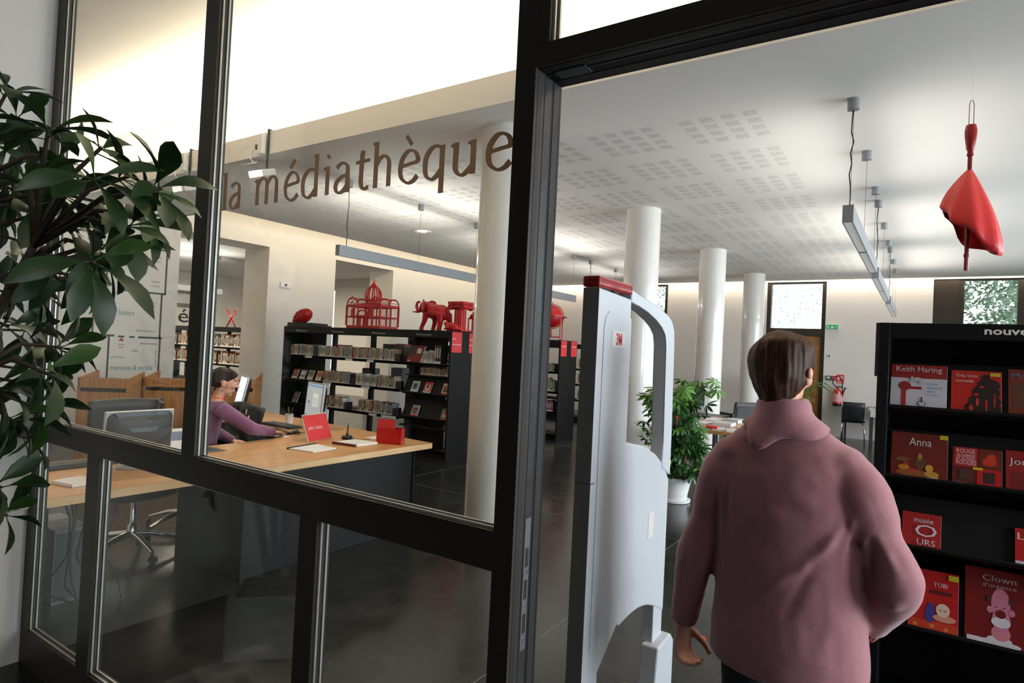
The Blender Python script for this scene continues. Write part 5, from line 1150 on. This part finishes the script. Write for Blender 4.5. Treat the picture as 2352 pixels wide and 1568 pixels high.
LV = [leaf_mesh(.165, .062, .18, M_leaf), leaf_mesh(.185, .060, .38, M_leaf), leaf_mesh(.150, .064, .08, M_leaf), leaf_mesh(.175, .055, .55, M_leaf), leaf_mesh(.165, .060, .25, M_leaf2), leaf_mesh(.13, .055, .2, M_leaf2)]
O = Vector((-2.75, .38, 0))
TIPS = [(-2.68, 0.8, 2.38), (-2.91, 0.9, 2.35), (-2.18, 0.75, 2.14), (-2.41, 0.9, 2.12), (-1.95, 0.8, 2.07), (-2.0, 0.9, 2.02), (-2.36, 1.0, 1.99), (-1.71, 0.85, 1.94), (-1.89, 0.9, 1.9), (-1.73, 0.7, 1.93), (-2.31, 0.85, 1.98), (-2.17, 0.7, 1.99), (-3.1, 0.95, 2.29), (-2.38, 0.8, 1.93), (-2.51, 0.95, 1.9), (-1.91, 0.8, 1.78), (-2.06, 0.9, 1.75), (-2.75, 0.9, 1.86), (-2.06, 0.75, 1.73), (-2.47, 1.0, 1.74), (-2.54, 0.8, 1.71), (-2.59, 0.9, 1.66), (-2.2, 0.85, 1.68), (-1.71, 0.7, 1.72), (-2.71, 0.85, 1.55), (-2.98, 1.0, 1.54), (-2.4, 0.9, 1.49), (-2.19, 0.8, 1.41), (-2.68, 0.9, 1.4), (-2.36, 0.75, 1.35), (-2.51, 0.9, 1.27), (-2.43, 0.8, 1.24), (-2.75, 0.95, 1.14), (-2.76, 1.0, 1.33), (-2.52, 0.8, 1.02), (-2.62, 0.85, 0.9), (-2.86, 0.85, 1.98), (-1.76, 0.8, 1.83), (-2.95, .9, 2.12), (-2.78, .78, 2.2), (-2.62, .82, 2.02), (-2.9, .85, 1.7)]
rr = random.Random(9)
trunk = [[Vector((.02, .02, .25)), Vector((.0, .06, .8)), Vector((.08, .18, 1.35)), Vector((.16, .28, 1.75)), Vector((.22, .32, 2.1))], [Vector((-.06, 0, .25)), Vector((-.1, .1, .8)), Vector((-.12, .25, 1.3)), Vector((-.1, .36, 1.8)), Vector((-.06, .4, 2.2))], [Vector((.06, -.04, .25)), Vector((.2, .05, .7)), Vector((.34, .2, 1.2)), Vector((.5, .3, 1.6)), Vector((.62, .36, 1.85))]]
for t in trunk: MB().tube(t, [.024, .021, .018, .014, .009], 8).build('trunk', M_bark, pl, smooth=True)
knots = [t[i].lerp(t[i+1], u/4) for t in trunk for i in range(len(t)-1) for u in range(4)]
for k, tip in enumerate(TIPS):
    tp = Vector(tip)-O
    kn = min(knots, key=lambda q: (q-tp).length+.9*max(0, q.z-tp.z+.05))
    mid = kn.lerp(tp, .55)+Vector((0, 0, .05 if tp.z > 1.3 else .10))
    MB().tube([kn, mid, tp], [.009, .007, .005], 6).build('branch', M_bark, pl, smooth=True)
    d = (tp-mid).normalized(); nl = rr.randint(6, 8)
    for i in range(nl):
        a = 2*PI*i/nl+rr.uniform(-.3, .3); s = d.orthogonal().normalized(); b = d.cross(s)
        e = (s*math.cos(a)+b*math.sin(a)); x = (e+d*rr.uniform(.15, .9)+Vector((.15, 0, -.15))).normalized()
        z = (d+Vector((0, 0, .9))+e*.2).normalized(); y = z.cross(x).normalized(); z = x.cross(y)
        M = Matrix((x, y, z)).transposed().to_4x4(); M.translation = tp-d*rr.uniform(0, .04)
        o = link('leaf', LV[rr.choice((0, 1, 2, 3, 0, 1, 4, 5))], pl); o.matrix_local = M @ Matrix.Scale(rr.uniform(.80, 1.06), 4)
# trees outside the back windows
def tree(label, x, y, h, r, seed):
    t = thing('tree', label, 'tree', (x, y, 0), 0, 'trees outside the back windows'); rr = random.Random(seed)
    MB().tube([(0, 0, 0), (.05, 0, h*.25), (0, 0, h*.42)], [.16, .12, .05], 8).build('trunk', M_bark, t)
    m = MB()
    for k in range(7000):
        a, b, q = rr.uniform(0, 2*PI), rr.uniform(-1, 1), rr.uniform(.5, 1)**.5; c = Vector((r*q*math.sqrt(1-b*b)*math.cos(a), r*q*math.sqrt(1-b*b)*math.sin(a), h*.6+h*.42*q*b))
        d = Vector((rr.uniform(-1, 1), rr.uniform(-1, 1), rr.uniform(-1, .4))).normalized(); s = d.orthogonal().normalized(); l = rr.uniform(.07, .14) if seed > 2 else rr.uniform(.12, .24)
        m.add([c, c+d*l*.5+s*l*.22, c+d*l, c+d*l*.5-s*l*.22], [(0, 1, 2, 3)])
    stuff(m.build('foliage', mat('tree_green_%d' % seed, {1: (92, 120, 88), 2: (120, 146, 116), 3: (110, 136, 110), 4: (206, 214, 218)}[seed], .5, var=.35, scale=2), t))  # palest tint puts the overexposed glare outside into the leaf colour
tree('leafy tree filling the right back window', 1.4, 20.5, 6.0, 2.1, 1); tree('second leafy tree behind the right back window', 4.2, 26.0, 7.2, 2.4, 2); tree('tree paled by painted glare, outside the window over the back door', -3.4, 27, 7.2, 2.6, 4)
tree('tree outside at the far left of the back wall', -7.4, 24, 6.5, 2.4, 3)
struct(MB().box(-30, 30, 16.0, 60, -.14, -.02).build('ground', mat('outdoor_gravel', (150, 150, 140), .9, var=.15)))
# ------------------------------------------------------------------ people
def head_pieces(mb, M, s=1.0):
    """skull, jaw and features; M maps head space (x right, y face, z up, origin between the ears) to the body"""
    R = M.to_3x3().to_4x4()
    def sp(c, r, n=16, m=10): mb.sphere(M @ (Vector(c)*s), tuple(q*s for q in r), n, m, R)
    sp((0, -.012, .035), (.074, .094, .088)); sp((0, .03, .0), (.066, .066, .075)); sp((0, .034, -.052), (.050, .056, .052)); sp((0, .066, -.088), (.022, .022, .020))
    sp((0, .090, .040), (.052, .016, .014)); sp((0, .104, .006), (.010, .018, .030)); sp((0, .114, -.012), (.014, .016, .012))
    for sx in (-1, 1):
        sp((sx*.036, .070, -.012), (.026, .026, .026)); sp((sx*.012, .106, -.016), (.009, .010, .008))
        sp((sx*.075, -.012, .0), (.010, .020, .032)); sp((sx*.078, -.020, .012), (.009, .018, .020)); sp((sx*.074, -.006, -.026), (.007, .010, .011))
    sp((0, .092, -.042), (.023, .012, .006)); sp((0, .089, -.053), (.020, .012, .007))
def eyes(M, parent, s=1.0):
    for sx in (-1, 1):
        e = MB().sphere(M @ (Vector((sx*.031, .083, .016))*s), .0115*s, 12, 8).build('eye', mat('eye_white', (226, 222, 216), .2), parent, smooth=True)
        MB().sphere(M @ (Vector((sx*.031, .0925, .016))*s), .0045*s, 10, 6).build('iris', mat('iris_brown', (54, 36, 26), .2), e, smooth=True)
        MB().tube([M @ (Vector((sx*(.016+.012*i), .096-.006*i*i*.5, .038+.004*(i == 1)))*s) for i in range(4)], [.003, .004, .0035, .002], 6).build('eyebrow', mat('brow_brown', (56, 40, 30), .8), parent)
def hand_pieces(mb, M, side, curl=.5, s=1.0):
    """wrist at the origin, fingers along +x, back of the hand +z; side=+1 puts the thumb on +y"""
    X = lambda p: M @ (Vector(p)*s)
    A = lambda v: M.to_3x3() @ Vector(v)*s
    mb.loft([(X((-.02, 0, 0)), A((0, .026, 0)), A((0, 0, .019))), (X((.02, 0, 0)), A((0, .032, 0)), A((0, 0, .016))), (X((.06, 0, 0)), A((0, .040, 0)), A((0, 0, .014))), (X((.092, 0, -.002)), A((0, .038, 0)), A((0, 0, .011)))], 14)
    for k, (y, L) in enumerate(((.029, .070), (.010, .079), (-.010, .073), (-.028, .057))):
        y *= side; p = Vector((.082, y, -.001)); a = -.12; pts = [p-Vector((.02, 0, 0)), p]
        for j, f in enumerate((.45, .30, .25)):
            a -= curl*(.55, .8, .6)[j]; p = p+Vector((math.cos(a), .12*y/.03*.2, math.sin(a)))*L*f; pts.append(p)
        mb.tube([X(q) for q in pts], [.0095*s, .0095*s, .0088*s, .008*s, .0062*s], 8)
    t = [(.012, .022*side, -.004), (.040, .047*side, -.012), (.068, .058*side, -.022-.02*curl), (.090, .054*side, -.032-.03*curl)]
    mb.tube([X(q) for q in t], [.014*s, .0125*s, .0105*s, .008*s], 8)
def folds(o, lines):
    """raises soft ridges along short lines on a garment: (p0, p1, width, height)"""
    me = o.data; me.calc_loop_triangles() if False else None
    nv = [v.normal.copy() for v in me.vertices]
    for v, n in zip(me.vertices, nv):
        d = 0
        for a, b, w, h in lines:
            ab = b-a; t = max(0, min(1, (v.co-a).dot(ab)/ab.length_squared)); q = (v.co-a-ab*t).length
            if q < 3*w: d += h*math.exp(-(q/w)**2)*(1-.5*abs(2*t-1))
        d += .0035*noise.noise(v.co*9)+.0018*noise.noise(v.co*23)
        v.co += n*d
    me.update()
def tw(p0, p1, p2, r0, r1, r2, n=7):
    """points and radii of a limb bent at p1"""
    P = []; R = []
    for i in range(n): t = i/(n-1); P.append(Vector(p0).lerp(Vector(p1), t)); R.append(lerp(r0, r1, t))
    for i in range(1, n): t = i/(n-1); P.append(Vector(p1).lerp(Vector(p2), t)); R.append(lerp(r1, r2, t))
    Q = [P[0]]+[(P[i-1]+P[i]*2+P[i+1])/4 for i in range(1, len(P)-1)]+[P[-1]]
    return Q, R
def ell(c, rx, ry, pw=1.0): return (c, (rx, 0, 0), (0, ry, 0), pw)
def hair_mat(name, c1, c2, axis):
    m = wood_mat(name, c1, c2, axis, .55); nt = m.node_tree; p = nt.nodes['Principled BSDF']; tc = nt.nodes['Texture Coordinate']
    mp = nt.nodes.new('ShaderNodeMapping'); mp.inputs['Scale'].default_value = (160, 160, 9); nz = nt.nodes.new('ShaderNodeTexNoise'); nz.inputs['Scale'].default_value = 1; nz.inputs['Detail'].default_value = 4
    b = nt.nodes.new('ShaderNodeBump'); p.inputs['Specular IOR Level'].default_value = .22; b.inputs['Strength'].default_value = .3; b.inputs['Distance'].default_value = .004
    nt.links.new(tc.outputs['Object'], mp.inputs[0]); nt.links.new(mp.outputs[0], nz.inputs['Vector']); nt.links.new(nz.outputs[0], b.inputs['Height']); nt.links.new(b.outputs[0], p.inputs['Normal'])
    return m

# woman in the pink jumper, seen from behind, walking into the library
wa = thing('person', 'woman in pink jumper seen from behind, walking through the doorway', 'person', (-.350, 2.2, 0), .08)
M_knit = mat('pink_wool_knit', (160, 104, 112), .85, var=.05, scale=5, bump=.18, bscale=420, sheen=.35)
M_knit2 = mat('pink_wool_collar', (168, 112, 122), .85, var=.05, scale=5, bump=.25, bscale=300, sheen=.35)
M_trous = mat('black_trousers', (20, 20, 22), .8)
TORSO = [(.012, .0, .572, .226, .155), (.012, 0, .60, .238, .166), (.010, 0, .67, .236, .168), (.008, 0, .78, .226, .158), (.004, -.005, .90, .222, .150), (0, -.01, 1.02, .226, .148), (-.005, -.015, 1.12, .222, .142), (-.008, -.015, 1.20, .214, .128), (-.012, -.012, 1.265, .202, .108), (-.016, -.008, 1.315, .168, .090), (-.02, -.002, 1.35, .118, .078), (-.024, .003, 1.38, .078, .070), (-.028, .006, 1.40, .058, .062)]
LSH, LEL, LWR = (-.205, -.01, 1.205), (-.284, -.015, .90), (-.330, .045, .625)
RSH, REL, RWR = (.195, -.01, 1.205), (.305, -.035, .915), (.245, .13, .735)
HM = Matrix.Translation((-.034, .022, 1.522)) @ rotz(-.40) @ Matrix.Rotation(-.10, 4, 'X')
b = MB()
b.loft([((x, y, z), (rx*.90, 0, 0), (0, ry*.88, 0)) for x, y, z, rx, ry in TORSO], 24)
b.loft([ell((-.028, .006, 1.34), .055, .058), ell((-.03, .010, 1.40), .050, .054), ell((-.033, .014, 1.47), .050, .056)], 16)
head_pieces(b, HM, 1.02)
for p, r in ((tw((-.150, -.01, 1.19), LEL, LWR, .045, .048, .030)), (tw((.130, -.01, 1.19), REL, RWR, .045, .048, .030))): b.tube(p, r, 12)
hand_pieces(b, frame((-.334, .050, .610), (.04, .08, -1), (-.45, -1, 0)), -1, 1.05, 1.14)
hand_pieces(b, frame((.240, .145, .725), (-.35, .85, -.25), (-.75, -.35, .2)), -1, .9, .98)
b.loft([ell((0, 0, .95), .20, .14), ell((0, 0, .80), .215, .15), ell((0, 0, .72), .19, .13)], 20)
for sx, kn, ft in ((-1, (-.105, .04, .47), (-.105, -.06, .09)), (1, (.105, .09, .47), (.11, .20, .07))):
    p, r = tw((sx*.105, 0, .84), kn, ft, .105, .065, .042); b.tube(p, r, 12)
    f = Vector(ft); b.loft([(f+Vector((0, -.05, -.05)), (.03, 0, 0), (0, 0, .022)), (f+Vector((0, 0, -.04)), (.036, 0, 0), (0, 0, .035)), (f+Vector((0, .09, -.052)), (.04, 0, 0), (0, 0, .022)), (f+Vector((0, .16, -.058)), (.025, 0, 0), (0, 0, .012))], 12)
body = solid(b.build('body', M_skin, wa), .006, 3)
eyes(HM, wa, 1.02)
s = MB(); s.loft([((x, y, z), (rx, 0, 0), (0, ry, 0)) for x, y, z, rx, ry in TORSO[:-1]], 32)
p, r = tw((-.160, -.01, 1.265), LEL, LWR, .055, .064, .046, 10); r[1:6] = [.078, .088, .088, .082, .075]; s.tube(p, r, 18)
p, r = tw((.140, -.01, 1.265), REL, RWR, .055, .080, .056, 10); r[1:6] = [.080, .094, .098, .094, .088]; s.tube(p, r, 18)
s.sphere((-.158, -.01, 1.245), (.085, .085, .066)); s.sphere((.138, -.01, 1.245), (.088, .085, .066))
V = Vector
sw_ = solid(s.build('jumper', M_knit, wa), .010, 8)
folds(sw_, [(V((.17, -.12, 1.09)), V((.06, -.16, .94)), .016, .013), (V((.06, -.16, .95)), V((-.08, -.17, .84)), .018, .010), (V((.185, -.10, 1.10)), V((.16, -.15, .90)), .012, .014), (V((.16, -.15, .92)), V((.13, -.16, .72)), .018, .010),
            (V((.215, -.08, 1.12)), V((.215, -.11, .94)), .009, .014), (V((.12, -.15, 1.04)), V((.02, -.17, .80)), .016, -.008), (V((.20, -.11, 1.04)), V((.18, -.14, .84)), .011, -.012), (V((.235, -.09, 1.06)), V((.235, -.10, .86)), .012, -.012),
            (V((-.16, -.12, 1.15)), V((-.13, -.15, .92)), .016, .008), (V((-.185, -.10, 1.16)), V((-.195, -.10, .98)), .009, .011), (V((-.215, -.09, 1.12)), V((-.23, -.08, .84)), .012, -.013), (V((-.05, -.17, .80)), V((-.18, -.14, .72)), .018, .008),
            (V((.30, -.10, .96)), V((.25, -.10, 1.06)), .014, .009), (V((-.29, -.09, .92)), V((-.33, -.05, .84)), .014, .009), (V((-.27, -.09, .86)), V((-.34, -.05, .78)), .014, .007), (V((.34, -.06, .90)), V((.26, -.11, .84)), .014, .008),
            (V((-.2, -.13, .615)), V((.2, -.15, .62)), .007, .005), (V((-.21, -.13, .64)), V((.21, -.15, .645)), .007, .004), (V((-.21, -.13, .665)), V((.21, -.15, .67)), .007, .003), (V((-.06, -.15, 1.12)), V((.08, -.15, 1.10)), .03, -.006)])
n = 48; rings = []
def torso_at(z):
    for p, q in zip(TORSO, TORSO[1:]):
        if p[2] <= z <= q[2]: t = (z-p[2])/(q[2]-p[2]); return [lerp(p[i], q[i], t) for i in (0, 1, 3, 4)]
    return [TORSO[-1][i] for i in (0, 1, 3, 4)]
for k in range(8):
    ring = []
    for i in range(n):
        a = 2*PI*i/n; tip = math.exp(-((a-4.32)/.26)**2); rt = math.exp(-((a-5.1)/.6)**2); back = max(0, -math.sin(a))
        z = (1.400, 1.432, 1.436, 1.424, 1.402, 1.384, 1.368, 1.352)[k]-(0, 0, 0, 0, .2, .5, .8, 1)[k]*(.062*tip+.020*rt+.012*back)
        cx, cy, rx, ry = torso_at(min(z, 1.395)); g = (.004, .004, .010, .016, .017, .015, .013, .011)[k]
        if k < 4: cx, cy, rx, ry = -.027, .005, .060, .062
        ring.append(Vector((cx+(rx+g)*math.cos(a), cy+(ry+g)*math.sin(a), z)))
    rings.append(ring)
co = MB().ring_tube(rings, cap=False).build('collar', M_knit2, wa, smooth=True); so = co.modifiers.new('thick', 'SOLIDIFY'); so.thickness = .007; so.offset = 1
h = MB()
hs = [(-.104, -.048, .030, .030), (-.088, -.045, .050, .046), (-.055, -.040, .072, .066), (-.02, -.030, .090, .082), (.025, -.020, .099, .096), (.065, -.012, .100, .102), (.095, -.010, .090, .095), (.120, -.012, .066, .072), (.136, -.014, .030, .034)]
h.loft([(HM @ Vector((0, y, z)), HM.to_3x3() @ Vector((rx, 0, 0)), HM.to_3x3() @ Vector((0, ry, 0))) for z, y, rx, ry in hs], 28)
h.sphere(HM @ Vector((.0, .06, .085)), (.066, .035, .030), 14, 8); h.sphere(HM @ Vector((-.075, .02, .03)), (.02, .04, .05), 10, 8); h.sphere(HM @ Vector((.070, .035, .045)), (.02, .03, .035), 10, 8)
M_hair1 = hair_mat('chestnut_hair', (40, 23, 15), (84, 50, 33), 'Z')
ho = solid(h.build('hair', M_hair1, wa), .007, 3)
Hi = HM.inverted()
for v in ho.data.vertices:
    q = Hi @ v.co; a = math.atan2(q.x, -q.y); v.co += v.normal*(.0012*math.sin(34*a+2*math.sin(q.z*14))+.006*noise.noise(Vector((q.x*42, q.y*42, q.z*9)))+.008*noise.noise(q*13))
for sx in (1,):
    e = MB(); R = HM.to_3x3().to_4x4()
    e.sphere(HM @ Vector((.088, -.006, -.004)), (.010, .020, .030), 12, 8, R); e.sphere(HM @ Vector((.096, -.014, .004)), (.008, .014, .018), 10, 8, R)
    e.build('ear', M_skin, wa, smooth=True)
t = MB(); t.loft([ell((0, 0, .92), .19, .120), ell((0, 0, .80), .20, .128), ell((0, 0, .70), .19, .13)], 24)
for sx, kn, ft in ((-1, (-.105, .04, .47), (-.105, -.06, .10)), (1, (.105, .09, .47), (.11, .20, .08))):
    p, r = tw((sx*.108, 0, .84), kn, ft, .112, .085, .068); t.tube(p, r, 14)
solid(t.build('trousers', M_trous, wa), .012, 5)
for f in ((-.105, -.06, .05), (.11, .20, .04)):
    f = Vector(f); MB().loft([(f+Vector((0, -.075, 0)), (.03, 0, 0), (0, 0, .036)), (f+Vector((0, -.02, .0)), (.043, 0, 0), (0, 0, .046)), (f+Vector((0, .08, -.012)), (.048, 0, 0), (0, 0, .034)), (f+Vector((0, .17, -.02)), (.034, 0, 0), (0, 0, .02))], 16).build('shoe', M_blackp, wa, smooth=True)

# woman seated at the service desk
wx, wy, wr = -4.90, 2.86, -.47
wb = thing('person', 'woman in mauve cardigan seated at the desk, reaching for the mouse', 'person', (wx, wy, 0), wr)
INV = (Matrix.Translation((wx, wy, 0)) @ rotz(wr)).inverted()
L_ = lambda x, y, z: INV @ Vector((x, y, z))
M_card = mat('mauve_cardigan', (128, 78, 116), .85, var=.07, scale=9, bump=.15, bscale=200, sheen=.3)
M_jean = mat('dark_jeans', (44, 52, 72), .8, var=.1, scale=20)
HB = Matrix.Translation((.0, .150, 1.175)) @ Matrix.Rotation(-.20, 4, 'X')
T2 = [((0, -.02, .49), .165, .125), ((0, -.005, .58), .160, .118), ((0, .01, .70), .148, .105), ((0, .03, .82), .158, .108), ((0, .055, .92), .168, .108), ((0, .075, .99), .155, .09), ((0, .09, 1.03), .105, .072), ((0, .10, 1.06), .055, .052)]
rs_, re_, rw_ = L_(-4.665, 2.868, .985), L_(-4.44, 3.01, .835), L_(-4.475, 3.235, .785)
ls_, le_, lw_ = L_(-4.93, 3.0, .985), L_(-5.03, 3.03, .76), L_(-4.87, 3.13, .675)
b = MB(); b.loft([ell(c, rx*.9, ry*.9) for c, rx, ry in T2], 20)
b.loft([ell((0, .10, 1.02), .046, .046), ell((0, .115, 1.07), .042, .044), ell((0, .135, 1.13), .044, .048)], 14)
head_pieces(b, HB, .97)
for a in ((rs_, re_, rw_), (ls_, le_, lw_)):
    p, r = tw(*a, .046, .037, .025); b.tube(p, r, 10)
def hand_to(wr_, tgt, up, side, curl):
    d = (tgt-wr_); hand_pieces(b, frame(wr_, d, Vector(up).cross(d)), side, curl, .93)
hand_to(rw_, L_(-4.555, 3.45, .765), (0, 0, 1), 1, .40); hand_to(lw_, L_(-4.76, 3.22, .665), (0, 0, 1), -1, .35)
for sx in (-1, 1):
    p, r = tw((sx*.09, 0, .54), (sx*.10, .40, .53), (sx*.10, .36, .08), .082, .058, .040); b.tube(p, r, 12)
solid(b.build('body', M_skin, wb), .006, 3); eyes(HB, wb, .97)
c = MB(); c.loft([ell(q, rx*1.04, ry*1.08) for q, rx, ry in T2[:-1]], 24)
for a in ((rs_, re_, rw_), (ls_, le_, lw_)):
    p, r = tw(*a, .064, .053, .036, 9); c.tube(p, r, 14)
cg_ = solid(c.build('cardigan', M_card, wb), .008, 5)
folds(cg_, [(rs_, re_, .012, .005), (re_+V((0, 0, .04)), re_+V((0, -.06, .06)), .012, .008), (re_.lerp(rw_, .4), re_.lerp(rw_, .5)+V((0, .02, .04)), .010, .006), (V((.12, -.05, .85)), V((.14, .08, .70)), .015, .007), (V((.1, -.06, .72)), V((.14, .06, .6)), .015, .007)])
t = MB(); t.loft([ell((0, -.02, .47), .16, .13), ell((0, -.01, .56), .165, .125)], 20)
for sx in (-1, 1):
    p, r = tw((sx*.09, 0, .545), (sx*.10, .40, .535), (sx*.10, .36, .10), .098, .072, .056); t.tube(p, r, 14)
    f = Vector((sx*.10, .38, .04)); MB().loft([(f+Vector((0, -.06, 0)), (.03, 0, 0), (0, 0, .034)), (f, (.04, 0, 0), (0, 0, .044)), (f+Vector((0, .1, -.012)), (.044, 0, 0), (0, 0, .028)), (f+Vector((0, .17, -.02)), (.03, 0, 0), (0, 0, .016))], 14).build('shoe', M_blackp, wb, smooth=True)
solid(t.build('jeans', M_jean, wb), .010, 4)
h = MB()
hs = [(-.045, -.060, .052, .040), (-.01, -.045, .076, .062), (.03, -.025, .084, .086), (.07, -.015, .083, .092), (.10, -.012, .070, .080), (.122, -.014, .042, .050), (.130, -.014, .015, .018)]
h.loft([(HB @ (Vector((0, y, z))*.97), HB.to_3x3() @ Vector((rx, 0, 0)), HB.to_3x3() @ Vector((0, ry, 0))) for z, y, rx, ry in hs], 24)
h.sphere(HB @ Vector((0, .062, .082)), (.058, .026, .022), 12, 8)
h.tube([HB @ Vector(q) for q in ((0, -.085, .06), (0, -.125, .045), (0, -.15, -.01), (0, -.155, -.09), (0, -.15, -.16))], [.035, .050, .052, .046, .018], 12)
M_hair2 = hair_mat('dark_brown_hair', (30, 22, 18), (58, 42, 34), 'Z')
ho = solid(h.build('hair', M_hair2, wb), .007, 3)
Hi = HB.inverted()
for v in ho.data.vertices:
    q = Hi @ v.co; v.co += v.normal*(.003*math.sin(24*math.atan2(q.x, -q.y)+6*math.sin(q.z*25))+.004*noise.noise(q*24))
e = MB(); e.sphere(HB @ Vector((.083, -.008, -.004)), (.009, .018, .029), 12, 8, HB.to_3x3().to_4x4()); e.build('ear', M_skin, wb, smooth=True)
MB().tube([HB @ Vector((.084, -.004, -.034)), HB @ Vector((.085, -.004, -.050))], .0014, 5).sphere(HB @ Vector((.085, -.004, -.062)), (.006, .006, .012), 8, 6).build('earring', mat('violet_bead', (84, 80, 120), .3), wb)
MB().tube([Vector((.060*math.cos(a), .098+.058*math.sin(a), 1.055-.012*math.sin(a))) for a in [2*PI*i/24 for i in range(25)]], .005, 6).build('lanyard', mat('orange_lanyard', (226, 92, 34), .6), wb)
